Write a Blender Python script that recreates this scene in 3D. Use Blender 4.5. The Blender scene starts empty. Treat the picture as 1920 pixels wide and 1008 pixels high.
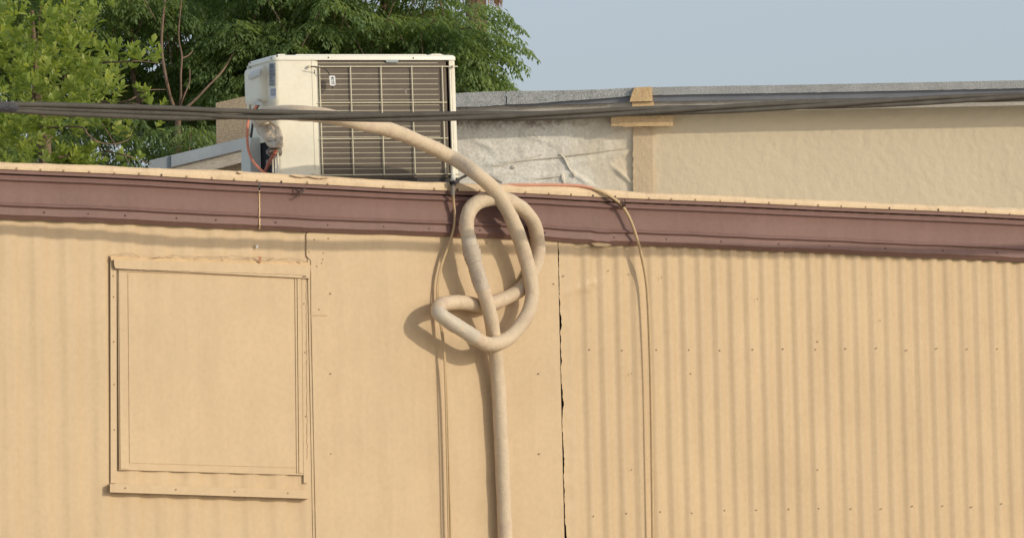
import bpy, math, random
import numpy as np
from math import sin, cos, tan, atan, radians, pi
from mathutils import Vector, noise
random.seed(7); rng = np.random.default_rng(7)
S = bpy.context.scene
COL = S.collection

# ------------------------------------------------------------------ camera
FPX, CX, CY = 9000.0, 600.0, 297.0          # focal length and principal point in photograph pixels
PITCH, ROLL = atan(620/9000), .02
EYE = Vector((0, 0, 1.6))
fwd = Vector((0, cos(PITCH), sin(PITCH))); _r0 = Vector((1, 0, 0)); _u0 = Vector((0, -sin(PITCH), cos(PITCH)))
rgt = _r0*cos(ROLL) - _u0*sin(ROLL); upv = _u0*cos(ROLL) + _r0*sin(ROLL)
cam = bpy.data.cameras.new('camera'); camo = bpy.data.objects.new('camera', cam); COL.objects.link(camo)
cam.sensor_width = 36; cam.lens = FPX/1920*36
cam.shift_x = (960-CX)/1920; cam.shift_y = -(504-CY)/1920
cam.clip_start = .5; cam.clip_end = 2000
from mathutils import Matrix
M = Matrix((rgt, upv, -fwd)).transposed().to_4x4(); M.translation = EYE
camo.matrix_world = M
S.camera = camo
# ------------------------------------------------------------------ light
PSI = radians(33)
WU = Vector((cos(PSI), sin(PSI), 0)); WN = Vector((sin(PSI), -cos(PSI), 0))   # along the trailer wall / out of it
AL, EL = radians(25), radians(21)
SUN = (WN*cos(AL)+WU*sin(AL))*cos(EL) + Vector((0, 0, sin(EL)))
sd = bpy.data.lights.new('sun', 'SUN'); sd.energy = 1.95; sd.angle = radians(.7); sd.color = (1, .90, .74)
so = bpy.data.objects.new('sun', sd); COL.objects.link(so)
so.rotation_euler = SUN.to_track_quat('Z', 'Y').to_euler(); so.location = (8, -8, 12)
w = bpy.data.worlds.new('World'); S.world = w; w.use_nodes = True
nt = w.node_tree; bg = nt.nodes['Background']
sky = nt.nodes.new('ShaderNodeTexSky'); sky.sky_type = 'NISHITA'; sky.sun_disc = False
sky.sun_elevation = EL; sky.sun_rotation = math.atan2(SUN.x, SUN.y)
sky.air_density = 1.0; sky.dust_density = 3.0; sky.ozone_density = 2.0
nt.links.new(sky.outputs[0], bg.inputs[0]); bg.inputs[1].default_value = .075
veil = nt.nodes.new('ShaderNodeBackground'); veil.inputs[0].default_value = (.80, .88, 1.02, 1); veil.inputs[1].default_value = .385   # thin bright high cloud all over the sky
ads = nt.nodes.new('ShaderNodeAddShader'); nt.links.new(bg.outputs[0], ads.inputs[0]); nt.links.new(veil.outputs[0], ads.inputs[1]); nt.links.new(ads.outputs[0], nt.nodes['World Output'].inputs[0])
S.view_settings.view_transform = 'Standard'; S.view_settings.look = 'None'
S.view_settings.exposure = 0.0; S.view_settings.gamma = 1
S.cycles.max_bounces = 6; S.cycles.transparent_max_bounces = 8

# ------------------------------------------------------------------ measuring helpers
def ray(x, y): return fwd*FPX + rgt*(x-CX) + upv*(CY-y)
def R(x, y, Y):                               # the point at depth Y seen at (x, y)
    d = ray(x, y); return EYE + d*(Y/d.y)
def onplane(x, y, p, n):
    d = ray(x, y); return EYE + d*((p-EYE).dot(n)/d.dot(n))
P0 = R(600, 400, 19)
def W(x, y, off=0): return onplane(x, y, P0+WN*off, WN)
def SZ(x, y, off=0):
    q = W(x, y, off) - P0; return q.dot(WU), (q+P0).z
def WP(s, z, off=0):                          # trailer wall coordinates -> world
    q = P0 + WU*s + WN*off; q.z = z; return q
def sstep(a, b, t):
    t = max(0, min(1, (t-a)/(b-a))); return t*t*(3-2*t)
def interp(x, xs, ys): return float(np.interp(x, xs, ys))

# ------------------------------------------------------------------ materials
def nn(nt, t, **k):
    n = nt.nodes.new(t)
    for a, b in k.items(): setattr(n, a, b)
    return n
def mat(name, col, rough=.6, var=.12, scale=6, stain=None, streak=0, stain_amt=.0, stain_scale=3, bump=.0, bscale=60, metal=0, stretch=(1, 1, 1), spec=.4, fine=.06):
    m = bpy.data.materials.new(name); m.use_nodes = True; t = m.node_tree; L = t.links.new
    b = t.nodes['Principled BSDF']; b.inputs['Roughness'].default_value = rough; b.inputs['Metallic'].default_value = metal
    b.inputs['Specular IOR Level'].default_value = spec
    tc = nn(t, 'ShaderNodeTexCoord'); mp = nn(t, 'ShaderNodeMapping'); mp.inputs['Scale'].default_value = stretch
    L(tc.outputs['Object'], mp.inputs[0])
    n1 = nn(t, 'ShaderNodeTexNoise'); n1.inputs['Scale'].default_value = scale; n1.inputs['Detail'].default_value = 6; n1.inputs['Roughness'].default_value = .6
    L(mp.outputs[0], n1.inputs[0])
    n2 = nn(t, 'ShaderNodeTexNoise'); n2.inputs['Scale'].default_value = scale*22; n2.inputs['Detail'].default_value = 3
    L(mp.outputs[0], n2.inputs[0])
    r = nn(t, 'ShaderNodeValToRGB'); c = Vector(col)
    r.color_ramp.elements[0].position = .3; r.color_ramp.elements[1].position = .7
    r.color_ramp.elements[0].color = (*(c*(1-var)), 1); r.color_ramp.elements[1].color = (*(c*(1+var)), 1)
    L(n1.outputs[0], r.inputs[0])
    mx = nn(t, 'ShaderNodeMixRGB', blend_type='MULTIPLY'); mx.inputs[0].default_value = 1
    r2 = nn(t, 'ShaderNodeValToRGB'); r2.color_ramp.elements[0].position = .3; r2.color_ramp.elements[1].position = .65
    r2.color_ramp.elements[0].color = (1-fine*2,)*3+(1,); r2.color_ramp.elements[1].color = (1, 1, 1, 1)
    L(n2.outputs[0], r2.inputs[0]); L(r.outputs[0], mx.inputs[1]); L(r2.outputs[0], mx.inputs[2])
    out = mx.outputs[0]
    if stain:
        n3 = nn(t, 'ShaderNodeTexNoise'); n3.inputs['Scale'].default_value = stain_scale; n3.inputs['Detail'].default_value = 8; n3.inputs['Roughness'].default_value = .7
        L(mp.outputs[0], n3.inputs[0])
        r3 = nn(t, 'ShaderNodeValToRGB'); r3.color_ramp.elements[0].position = .5; r3.color_ramp.elements[1].position = .72
        r3.color_ramp.elements[1].color = (stain_amt,)*3+(1,); r3.color_ramp.elements[0].color = (0, 0, 0, 1)
        L(n3.outputs[0], r3.inputs[0])
        m3 = nn(t, 'ShaderNodeMixRGB'); m3.inputs[2].default_value = (*stain, 1)
        L(r3.outputs[0], m3.inputs[0]); L(out, m3.inputs[1]); out = m3.outputs[0]
    if streak:
        mp2 = nn(t, 'ShaderNodeMapping'); mp2.inputs['Scale'].default_value = (1, 1, .09); L(tc.outputs['Object'], mp2.inputs[0])
        n5 = nn(t, 'ShaderNodeTexNoise'); n5.inputs['Scale'].default_value = 15; n5.inputs['Detail'].default_value = 7; n5.inputs['Roughness'].default_value = .65; L(mp2.outputs[0], n5.inputs[0])
        r5 = nn(t, 'ShaderNodeValToRGB'); r5.color_ramp.elements[0].position = .42; r5.color_ramp.elements[1].position = .78
        r5.color_ramp.elements[0].color = (1, 1, 1, 1); r5.color_ramp.elements[1].color = (1-streak, 1-streak*1.15, 1-streak*1.3, 1)
        m5 = nn(t, 'ShaderNodeMixRGB', blend_type='MULTIPLY'); m5.inputs[0].default_value = 1
        L(n5.outputs[0], r5.inputs[0]); L(out, m5.inputs[1]); L(r5.outputs[0], m5.inputs[2]); out = m5.outputs[0]
    L(out, b.inputs['Base Color'])
    if bump:
        n4 = nn(t, 'ShaderNodeTexNoise'); n4.inputs['Scale'].default_value = bscale; n4.inputs['Detail'].default_value = 5
        L(mp.outputs[0], n4.inputs[0])
        bp = nn(t, 'ShaderNodeBump'); bp.inputs['Strength'].default_value = bump; bp.inputs['Distance'].default_value = .01
        L(n4.outputs[0], bp.inputs['Height']); L(bp.outputs[0], b.inputs['Normal'])
    return m
TAN = (.60, .445, .262)
m_tan = mat('tan_paint', TAN, .5, .045, 2.2, stain=(.50, .35, .2), stain_amt=.3, stain_scale=5, bump=.06, bscale=25, fine=.03, streak=.085)
m_strip = mat('cream_flashing_paint', (.68, .51, .31), .5, .06, 5, stain=(.38, .25, .15), stain_amt=.5, stain_scale=14, bump=.15, bscale=40, fine=.05)
m_caulk = mat('old_caulk', (.66, .47, .26), .7, .1, 20, bump=.3, bscale=120)
m_brown = mat('maroon_brown_paint', (.205, .115, .093), .6, .07, 2.5, stain=(.26, .15, .12), stain_amt=.4, stain_scale=4, bump=.05, bscale=20, fine=.04, streak=.10)
m_dark = mat('dark_gap', (.012, .01, .012), .9, .1)
m_screw = mat('painted_screw', (.40, .28, .16), .6, .2, 40)
m_screwb = mat('rusty_screw', (.09, .055, .045), .7, .2, 40)
m_white = mat('appliance_paint', (.83, .785, .63), .38, .02, 3, stain=(.60, .53, .38), stain_amt=.4, stain_scale=6, fine=.02, streak=.03)
m_lid = mat('appliance_lid_paint', (.82, .79, .66), .35, .02, 3, fine=.02)
m_wire = mat('cream_wire', (.70, .64, .46), .45, .05, 8)
m_base = mat('dark_base', (.05, .045, .04), .7, .1)
m_plastic = mat('grey_white_plastic', (.62, .61, .54), .4, .03, 6)
m_label = mat('rating_label', (.36, .38, .38), .5, .05, 30)
m_ink = mat('label_ink', (.07, .08, .10), .6, .1, 30)
m_stick = mat('white_sticker', (.74, .75, .74), .5, .02)
m_stickg = mat('grey_print', (.33, .35, .38), .5, .25, 120)
m_copper = mat('copper_pipe', (.42, .13, .07), .4, .2, 30, metal=.4)
m_hose = mat('weathered_foam_hose', (.66, .53, .365), .75, .08, 7, stain=(.47, .32, .25), stain_amt=.65, stain_scale=11, bump=.3, bscale=38, fine=.07)
m_tape = mat('wrapping_tape', (.56, .47, .36), .55, .08, 14, stain=(.42, .32, .22), stain_amt=.5, stain_scale=16, bump=.4, bscale=30)
m_tapew = mat('white_wrapping_tape', (.60, .52, .40), .5, .08, 14, stain=(.5, .4, .28), stain_amt=.5, stain_scale=12, bump=.3, bscale=30)
m_cable = mat('weathered_black_cable', (.088, .078, .062), .75, .2, 14, bump=.3, bscale=150)
m_sleeve = mat('grey_splice_sleeve', (.06, .062, .068), .7, .3, 40, bump=.6, bscale=120)
m_cord = mat('painted_cord', (.58, .42, .23), .6, .08, 20)
m_grey_cord = mat('grey_cord', (.24, .21, .18), .6, .12, 20)
m_orange = mat('orange_cord', (.74, .26, .15), .5, .1, 20)
m_pale_orange = mat('faded_orange_cord', (.62, .29, .19), .6, .1, 20)
m_roofing = mat('granular_grey_roofing', (.47, .475, .45), .95, .14, 10, bump=.5, bscale=260, fine=.3)
m_gap_metal = mat('grey_flashing_metal', (.17, .175, .19), .5, .15, 8)
m_bluemetal = mat('blue_grey_sheet_metal', (.30, .34, .37), .45, .08, 5, stain=(.22, .24, .27), stain_amt=.5, stain_scale=9, fine=.05)
m_board = mat('weathered_white_board', (.50, .45, .37), .85, .16, 7, stain=(.22, .16, .12), stain_amt=.8, stain_scale=10, bump=.4, bscale=60, stretch=(.4, 1, 2.5), fine=.15)
m_timber = mat('tan_timber', (.62, .43, .22), .75, .12, 9, stain=(.35, .22, .12), stain_amt=.6, stain_scale=12, bump=.4, bscale=80, fine=.12)
m_stucco = mat('tan_stucco', (.50, .40, .28), .95, .07, 5, bump=.7, bscale=200, fine=.18)
m_bark = mat('reddish_bark', (.22, .145, .10), .9, .25, 12, bump=.6, bscale=60)
m_thatch = mat('dead_palm_thatch', (.34, .19, .09), .9, .3, 10, bump=.5, bscale=60)
m_roofskin = mat('white_roof_coating', (.80, .78, .72), .8, .06, 2)
m_dirt = mat('pale_gravel', (.48, .43, .36), .95, .2, .6, bump=.5, bscale=6, fine=.1)

def house_wall_mat():
    m = mat('rough_painted_plaster', (.82, .78, .67), .85, .08, 3.5, stain=(.50, .44, .35), stain_amt=.55, stain_scale=4.5, bump=.5, bscale=26, fine=.12, streak=.09)
    t = m.node_tree; L = t.links.new; b = t.nodes['Principled BSDF']
    src = b.inputs['Base Color'].links[0].from_socket
    tc = nn(t, 'ShaderNodeTexCoord'); sp = nn(t, 'ShaderNodeSeparateXYZ'); L(tc.outputs['Object'], sp.inputs[0])
    ns = nn(t, 'ShaderNodeTexNoise'); ns.inputs['Scale'].default_value = 22; ns.inputs['Detail'].default_value = 9; ns.inputs['Roughness'].default_value = .75
    L(tc.outputs['Object'], ns.inputs[0])
    # rusty dirt that has run down from the top edge of the wall (object z counted from the wall top)
    a = nn(t, 'ShaderNodeMapRange'); a.inputs['From Min'].default_value = -.10; a.inputs['From Max'].default_value = .0; L(sp.outputs[2], a.inputs[0])
    ad = nn(t, 'ShaderNodeMath', operation='ADD'); L(a.outputs[0], ad.inputs[0])
    sb = nn(t, 'ShaderNodeMath', operation='MULTIPLY_ADD'); L(ns.outputs[0], sb.inputs[0]); sb.inputs[1].default_value = 2.0; sb.inputs[2].default_value = -1.15
    L(sb.outputs[0], ad.inputs[1])
    mr = nn(t, 'ShaderNodeMapRange'); mr.inputs['From Min'].default_value = .45; mr.inputs['From Max'].default_value = .95; mr.inputs['To Max'].default_value = .8; L(ad.outputs[0], mr.inputs[0])
    mx = nn(t, 'ShaderNodeMixRGB'); mx.inputs[2].default_value = (.17, .105, .06, 1); L(mr.outputs[0], mx.inputs[0]); L(src, mx.inputs[1]); L(mx.outputs[0], b.inputs['Base Color'])
    # the right part was overpainted cream
    c = nn(t, 'ShaderNodeMapRange'); c.inputs['From Min'].default_value = .40; c.inputs['From Max'].default_value = .80
    n5 = nn(t, 'ShaderNodeTexNoise'); n5.inputs['Scale'].default_value = 3; L(tc.outputs['Object'], n5.inputs[0])
    md = nn(t, 'ShaderNodeMath', operation='MULTIPLY_ADD'); L(n5.outputs[0], md.inputs[0]); md.inputs[1].default_value = .6; L(sp.outputs[0], md.inputs[2])
    sb2 = nn(t, 'ShaderNodeMath', operation='SUBTRACT'); L(md.outputs[0], sb2.inputs[0]); sb2.inputs[1].default_value = .3; L(sb2.outputs[0], c.inputs[0])
    mx2 = nn(t, 'ShaderNodeMixRGB'); mx2.inputs[2].default_value = (.64, .53, .36, 1); L(c.outputs[0], mx2.inputs[0]); L(mx.outputs[0], mx2.inputs[1]); L(mx2.outputs[0], b.inputs['Base Color'])
    return m
m_house = house_wall_mat()
m_ridge = mat('plaster_ridge_paint', (.70, .64, .52), .85, .08, 6, bump=.4, bscale=60)

def fins_mat():
    m = mat('coil_fins', (.15, .122, .094), .5, .12, 5, fine=.05, metal=.25)
    t = m.node_tree; L = t.links.new; b = t.nodes['Principled BSDF']
    tc = nn(t, 'ShaderNodeTexCoord'); wv = nn(t, 'ShaderNodeTexWave'); wv.inputs['Scale'].default_value = 160; wv.bands_direction = 'X'
    L(tc.outputs['Object'], wv.inputs[0]); bp = nn(t, 'ShaderNodeBump'); bp.inputs['Strength'].default_value = .4; bp.inputs['Distance'].default_value = .002
    L(wv.outputs[0], bp.inputs['Height']); L(bp.outputs[0], b.inputs['Normal'])
    return m
m_fins = fins_mat()

def leaf_mat(name, c0, c1, c2, rough=.45, trans=.35):
    m = bpy.data.materials.new(name); m.use_nodes = True; t = m.node_tree; L = t.links.new
    b = t.nodes['Principled BSDF']; b.inputs['Roughness'].default_value = rough; b.inputs['Specular IOR Level'].default_value = .35
    g = nn(t, 'ShaderNodeNewGeometry'); r = nn(t, 'ShaderNodeValToRGB')
    r.color_ramp.elements[0].color = (*c0, 1); r.color_ramp.elements[1].color = (*c2, 1); e = r.color_ramp.elements.new(.55); e.color = (*c1, 1)
    tc = nn(t, 'ShaderNodeTexCoord'); n = nn(t, 'ShaderNodeTexNoise'); n.inputs['Scale'].default_value = 3.5; n.inputs['Detail'].default_value = 2
    L(tc.outputs['Object'], n.inputs[0])
    a = nn(t, 'ShaderNodeMath', operation='MULTIPLY'); L(g.outputs['Random Per Island'], a.inputs[0]); a.inputs[1].default_value = .55
    mr = nn(t, 'ShaderNodeMapRange'); mr.inputs['From Min'].default_value = .3; mr.inputs['From Max'].default_value = .7; mr.inputs['To Max'].default_value = .45; L(n.outputs[0], mr.inputs[0])
    s = nn(t, 'ShaderNodeMath', operation='ADD'); L(a.outputs[0], s.inputs[0]); L(mr.outputs[0], s.inputs[1])
    L(s.outputs[0], r.inputs[0]); L(r.outputs[0], b.inputs['Base Color'])
    tr = nn(t, 'ShaderNodeBsdfTranslucent'); mx = nn(t, 'ShaderNodeMixShader'); mx.inputs[0].default_value = trans
    hs = nn(t, 'ShaderNodeMixRGB', blend_type='MULTIPLY'); hs.inputs[0].default_value = 1; hs.inputs[2].default_value = (1.5, 1.4, .6, 1); L(r.outputs[0], hs.inputs[1]); L(hs.outputs[0], tr.inputs[0])
    L(b.outputs[0], mx.inputs[1]); L(tr.outputs[0], mx.inputs[2]); L(mx.outputs[0], t.nodes['Material Output'].inputs[0])
    return m
m_leafA = leaf_mat('drooping_leaf_green', (.15, .225, .11), (.215, .305, .125), (.34, .42, .17), .5, .55)
m_leafB = leaf_mat('broad_leaf_green', (.17, .245, .065), (.30, .385, .09), (.54, .56, .19), .38, .45)
m_palm = leaf_mat('palm_green', (.05, .08, .02), (.08, .12, .03), (.12, .15, .04))

# ------------------------------------------------------------------ mesh helpers
class MB:
    def __init__(s): s.v = []; s.f = []; s.mi = []; s.k = 0
    def add(s, vs, fs, k=0):
        b = len(s.v); s.v += [Vector(p) for p in vs]; s.f += [tuple(b+i for i in f) for f in fs]; s.mi += [k]*len(fs); return b
    def grid(s, rows, k=0, closed=False):
        nr = len(rows); nc = len(rows[0]); fs = []
        for i in range(nr-1):
            for j in range(nc if closed else nc-1):
                j2 = (j+1) % nc; fs.append((i*nc+j, i*nc+j2, (i+1)*nc+j2, (i+1)*nc+j))
        s.add([p for r_ in rows for p in r_], fs, k)
    def box(s, f, x0, x1, y0, y1, z0, z1, k=0):      # f maps local (x,y,z) to world
        c = [f(x, y, z) for x in (x0, x1) for y in (y0, y1) for z in (z0, z1)]
        s.add(c, [(0, 1, 3, 2), (4, 6, 7, 5), (0, 4, 5, 1), (2, 3, 7, 6), (0, 2, 6, 4), (1, 5, 7, 3)], k)
    def prism(s, front, back, k=0):
        n = len(front); fs = [tuple(range(n)), tuple(range(2*n-1, n-1, -1))]
        fs += [(i, n+i, n+(i+1) % n, (i+1) % n) for i in range(n)]
        s.add(list(front)+list(back), fs, k)
    def tube(s, pts, rad, seg=12, k=0, caps=True, sub=0, wob=0, ell=None):
        P = smooth(pts, sub) if sub else [Vector(p) for p in pts]
        n = len(P); rr = rad if callable(rad) else (lambda t: rad)
        T = [(P[min(i+1, n-1)]-P[max(i-1, 0)]).normalized() for i in range(n)]
        ref = Vector((0, 0, 1)) if abs(T[0].z) < .9 else Vector((1, 0, 0))
        a = (ref - T[0]*ref.dot(T[0])).normalized(); rows = []
        for i in range(n):
            a = (a - T[i]*a.dot(T[i])).normalized(); b_ = T[i].cross(a); r_ = rr(i/(n-1))
            row = []
            for j in range(seg):
                th = 2*pi*j/seg; q = a*cos(th)+b_*sin(th)
                rj = r_*(1+(wob*noise.noise(P[i]*14+q*.8) if wob else 0))
                row.append(P[i]+q*rj)
            rows.append(row)
        b = len(s.v); s.grid(rows, k, True)
        if caps:
            s.f += [tuple(b+j for j in range(seg)), tuple(b+(n-1)*seg+j for j in range(seg-1, -1, -1))]; s.mi += [k, k]
    def build(s, name, mats, parent=None, smooth_=True, label=None, ang=35, origin=None):
        me = bpy.data.meshes.new(name)
        if parent is not None and origin is None: o0 = Vector(parent['_o'])
        else: o0 = Vector(origin) if origin is not None else Vector((sum(p.x for p in s.v)/len(s.v), sum(p.y for p in s.v)/len(s.v), min(p.z for p in s.v)))
        me.from_pydata([p-o0 for p in s.v], [], s.f)
        mats = mats if isinstance(mats, (list, tuple)) else [mats]
        for m in mats: me.materials.append(m)
        me.polygons.foreach_set('material_index', s.mi)
        me.update()
        import bmesh
        bm = bmesh.new(); bm.from_mesh(me); bmesh.ops.recalc_face_normals(bm, faces=bm.faces); bm.to_mesh(me); bm.free()
        if smooth_: me.shade_smooth(); me.set_sharp_from_angle(angle=radians(ang))
        o = bpy.data.objects.new(name, me); COL.objects.link(o); o['_o'] = tuple(o0)
        if parent is not None:
            o.parent = parent; o.location = o0-Vector(parent['_o'])
        else: o.location = o0
        if label: o['label'] = label
        return o
def smooth(pts, sub):
    P = [Vector(p) for p in pts]; P = [P[0]*2-P[1]] + P + [P[-1]*2-P[-2]]; out = []
    for i in range(1, len(P)-2):
        for k in range(sub):
            t = k/sub; a, b, c, d = P[i-1], P[i], P[i+1], P[i+2]
            out.append(.5*((2*b)+(c-a)*t+(2*a-5*b+4*c-d)*t*t+(3*b-a-3*c+d)*t**3))
    out.append(P[-2]); return out
def thing(name, label, cat, loc, group=None):
    o = bpy.data.objects.new(name, None); COL.objects.link(o); o.location = loc; o['_o'] = tuple(loc); o.empty_display_size = .2
    o['label'] = label; o['category'] = cat
    if group: o['group'] = group
    return o
def tag(o, label, cat, group=None):
    o['label'] = label; o['category'] = cat
    if group: o['group'] = group
    return o
def pix_prism(mb, px, fn, o0, o1, k=0):               # outline in photo pixels, laid on a surface fn(x,y,off), from depth o0 to o1
    mb.prism([fn(x, y, o1) for x, y in px], [fn(x, y, o0) for x, y in px], k)

# ------------------------------------------------------------------ ground
g = MB(); g.add([(-400, -60, 0), (400, -60, 0), (400, 700, 0), (-400, 700, 0)], [(0, 1, 2, 3)])
go = g.build('ground', m_dirt, smooth_=False); go['kind'] = 'structure'

# ------------------------------------------------------------------ trailer
XS = [-500, 0, 150, 300, 460, 640, 740, 865, 1000, 1080, 1200, 2500]
TOPC = [280, 303.5, 309, 315.5, 321.5, 333, 338, 344, 347.5, 350.5, 360, 417]
TOPB = [294, 317, 323.5, 330.5, 339.5, 348.5, 353.6, 358, 363.5, 367.6, 372.5, 428]
BOTB = [387, 409.4, 415, 421.3, 429, 436.4, 439.5, 443.5, 449, 455, 460, 514]
def topc(x): return interp(x, XS, TOPC) + .5*sin(x/37)+.4*sin(x/17.3)
def topb(x): return interp(x, XS, TOPB) + .35*sin(x/61+1)
def botb(x): return interp(x, XS, BOTB) + .5*sin(x/43)+.35*sin(x/15.)
trailer = thing('trailer_home', 'long tan ribbed metal trailer home with a maroon band below its roof edge', 'trailer home', (P0.x, P0.y, 0))
ZB = .35
def siding(name, xa, xb, fun, label=None, edge_l=None, edge_r=None, y0=410, m=m_tan, dense=4.0, rows=70, y1=1150):
    mb = MB(); sa, sb = SZ(xa, 500)[0], SZ(xb, 500)[0]
    n = int((xb-xa)/dense)+2; rr = []
    zt = SZ(600, y0-45)[1]; zlo = SZ(600, y1)[1]
    for i in range(rows+1):
        z = zt+(zlo-zt)*(i/rows); row = []
        for j in range(n):
            s = sa+(sb-sa)*j/(n-1)
            if edge_l and j == 0: s += edge_l(z)
            if edge_r and j == n-1: s += edge_r(z)
            row.append(WP(s, z, fun(s, z)))
        rr.append(row)
    rr.append([WP(sa+(sb-sa)*j/(n-1), ZB, 0) for j in range(n)])
    mb.grid(rr); return mb.build(name, m, trailer, label=label, ang=50)
PXM = SZ(101, 500)[0]-SZ(100, 500)[0]      # metres per photo pixel on the wall at left
def rib(s, period, phase, width, depth):
    t = ((s-phase) / period) % 1.0; d = min(t, 1-t)*period
    return depth*(1-sstep(width*.25, width, d))
s57 = PXM*57
def f_left(s, z):
    s46 = SZ(46, 500)[0]
    o = -rib(s, s57, s46, .055, .0085) - .6*rib(s, s57, s46+s57*.42, .04, .004)
    return o+.0022*noise.noise(Vector((s*1.6, z*.9, 0)))+.0008*noise.noise(Vector((s*9, z*3, 3)))
def f_flat(s, z): return .0025*noise.noise(Vector((s*1.8, z*1.4, 5)))+.0006*noise.noise(Vector((s*8, z*8, 9)))+.001
s31 = (SZ(1190, 560)[0]-SZ(1066, 560)[0])/4
s_c = SZ(1078, 500)[0]
sd1, zd1 = SZ(1098, 537)
def f_right(s, z):
    amp = sstep(SZ(1046, 500)[0], SZ(1100, 500)[0], s)
    o = -rib(s, s31, s_c+s31*.25, .034, .012)*(.3+.7*amp)
    o += .0025*noise.noise(Vector((s*3.0, z*2.0, 8)))
    d2 = ((s-sd1)/.07)**2+((z-zd1-.25*(s-sd1))/.018)**2
    o += .005*math.exp(-d2)*(1+noise.noise(Vector((s*60, z*60, 1))))
    if s < s_c: o += .006*sstep(s_c, SZ(1046, 500)[0], s)*(.5+.5*noise.noise(Vector((0, z*14, 4))))
    return o+.002
siding('ribbed_siding', -500, 576, f_left)
siding('flat_panel', 576.6, 1046, f_flat, label='smooth flat siding panel behind the hose loops', edge_r=lambda z: .002*noise.noise(Vector((0, z*30, 2))))
siding('corrugated_siding', 1561, 2500, lambda s, z: f_right(s, z)-.0035, edge_l=lambda z: -.01)
siding('corrugated_siding', 1049, 1563, f_right, edge_r=lambda z: .003*noise.noise(Vector((0, z*20, 2))), label='corrugated siding sheet with a jagged lap seam', edge_l=lambda z: -.0028+.008*noise.noise(Vector((0, z*9, 7)))+.007*noise.noise(Vector((0, z*34, 2)))+.004*noise.noise(Vector((0, z*110, 5))), rows=260)
mb = MB(); s0, s1 = SZ(1030, 500)[0], SZ(1070, 500)[0]
mb.grid([[WP(s0, SZ(600, 395)[1], -.02), WP(s1, SZ(600, 395)[1], -.02)], [WP(s0, ZB, -.02), WP(s1, ZB, -.02)]])
mb.build('seam_backing', m_base, trailer)
# skirting, end walls, back wall, roof deck
DEP = 2.25
sl, sr = SZ(-500, 500)[0], SZ(2500, 500)[0]; zt = SZ(600, 350)[1]
def TB(s, d, z): return WP(s, z, -d)
mb = MB(); mb.box(TB, sl, sr, .03, DEP-.03, 0, ZB); mb.build('skirting', m_brown, trailer, smooth_=False)
mb = MB(); mb.box(TB, sl, sl+.03, .03, DEP, ZB+.002, zt-.06); mb.box(TB, sr-.03, sr, .03, DEP, ZB+.002, zt-.06); mb.box(TB, sl+.032, sr-.032, DEP-.03, DEP, ZB+.002, zt-.06); mb.build('rear_walls', m_tan, trailer, smooth_=False)
mb = MB(); mb.box(TB, sl, sr, .012, DEP+.05, zt-.055, zt-.03); mb.build('roof', m_roofskin, trailer, smooth_=False)
# maroon fascia: (fraction from top line to bottom line, offset)
PROF = [(-.06, .012), (-.02, .027), (.0, .030), (.075, .030), (.085, .026), (.088, -.004), (.108, -.004), (.112, .018), (.13, .020), (.185, .034), (.20, .035), (.245, .021), (.26, .020), (.45, .0195), (.66, .022),
        (.705, .033), (.72, .034), (.765, .021), (.78, .021), (.90, .030), (.915, .030), (.95, .020), (1.0, .013), (1.005, .003)]
def fascia(xa, xb, name='maroon_fascia', label=None):
    mb = MB(); rows = []
    n = int((xb-xa)/6)+1
    for i in range(n+1):
        x = xa+(xb-xa)*i/n; a, b = topb(x), botb(x); row = []
        if x > 1108 and x < 1150: b += 2.2*sstep(1108, 1116, x)*(1-sstep(1140, 1150, x))
        for fr, off in PROF:
            off = (.021+(off-.021)*.8) if .11 < fr < .99 else off
            wv = .0016*noise.noise(Vector((x/90, fr*2, 0)))+.001*noise.noise(Vector((x/25, fr*6, 3)))
            edge = (.6*noise.noise(Vector((x/9, 0, 3)))) if fr > .9 else 0
            row.append(W(x, a+(b-a)*fr+edge, off+wv))
        rows.append(row)
    mb.grid(rows); return mb.build(name, m_brown, trailer, label=label, ang=28)
fascia(-500, 485.3); fascia(487.6, 2500)
mb = MB(); pts_l = []; pts_r = []       # pale sealant in the joint of the two fascia sheets
for i in range(40):
    t = i/39; y = 357+t*73; c = 486.4+1.2*noise.noise(Vector((y/6, 2, 0)))+t*.6
    wd = 1.2+.9*noise.noise(Vector((y/3, 5, 0)))
    fr = (y-topb(486))/(botb(486)-topb(486)); off = interp(fr, [p[0] for p in PROF], [p[1] for p in PROF])+.003
    pts_l.append(W(c-wd, y, off)); pts_r.append(W(c+wd, y, off))
mb.grid([pts_l, pts_r]); mb.build('sealant', m_caulk, trailer, label='pale sealant peeling in the fascia joint')
# cream roof-edge flashing, with a flat face and a strip bending back over the roof
mb = MB(); rows = []
for i in range(0, 501):
    x = -500+i*6; yt, yb = topc(x), topb(x)-.3
    kk = 1.2*max(0, noise.noise(Vector((x/16, 4, 0))))
    wv = .002*noise.noise(Vector((x/40, 1, 0)))
    row = [W(x, yb+.4, .026), W(x, yb, .036+wv), W(x, (yb+yt)/2, .037+wv), W(x, yt+1.2-kk, .034+wv*2)]
    row += [W(x, yt-kk, .030+wv*2)]
    q = row[-1]-WN*.10; q.z += .004; row.append(q)
    rows.append(row)
mb.grid(rows); mb.build('roof_edge_flashing', m_strip, trailer, ang=50)
# lifted flap of flashing skin and lap marks
for x, y, wdt in [(563, 331, 34), (597, 333, 40), (172*1.0+280, 326, 12)]:
    mb = MB(); top = []; bt = []
    for i in range(13):
        t = i/12; xx = x-wdt/2+wdt*t; yy = interp(xx, XS, TOPC)
        top.append(W(xx, yy-.5, .040)); bt.append(W(xx, yy+1.5+2.5*sin(pi*t)**1.2+1.2*noise.noise(Vector((xx/5, y, 0))), .047))
    mb.grid([top, bt]); mb.build('peeling_flap', m_strip, trailer)
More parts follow.
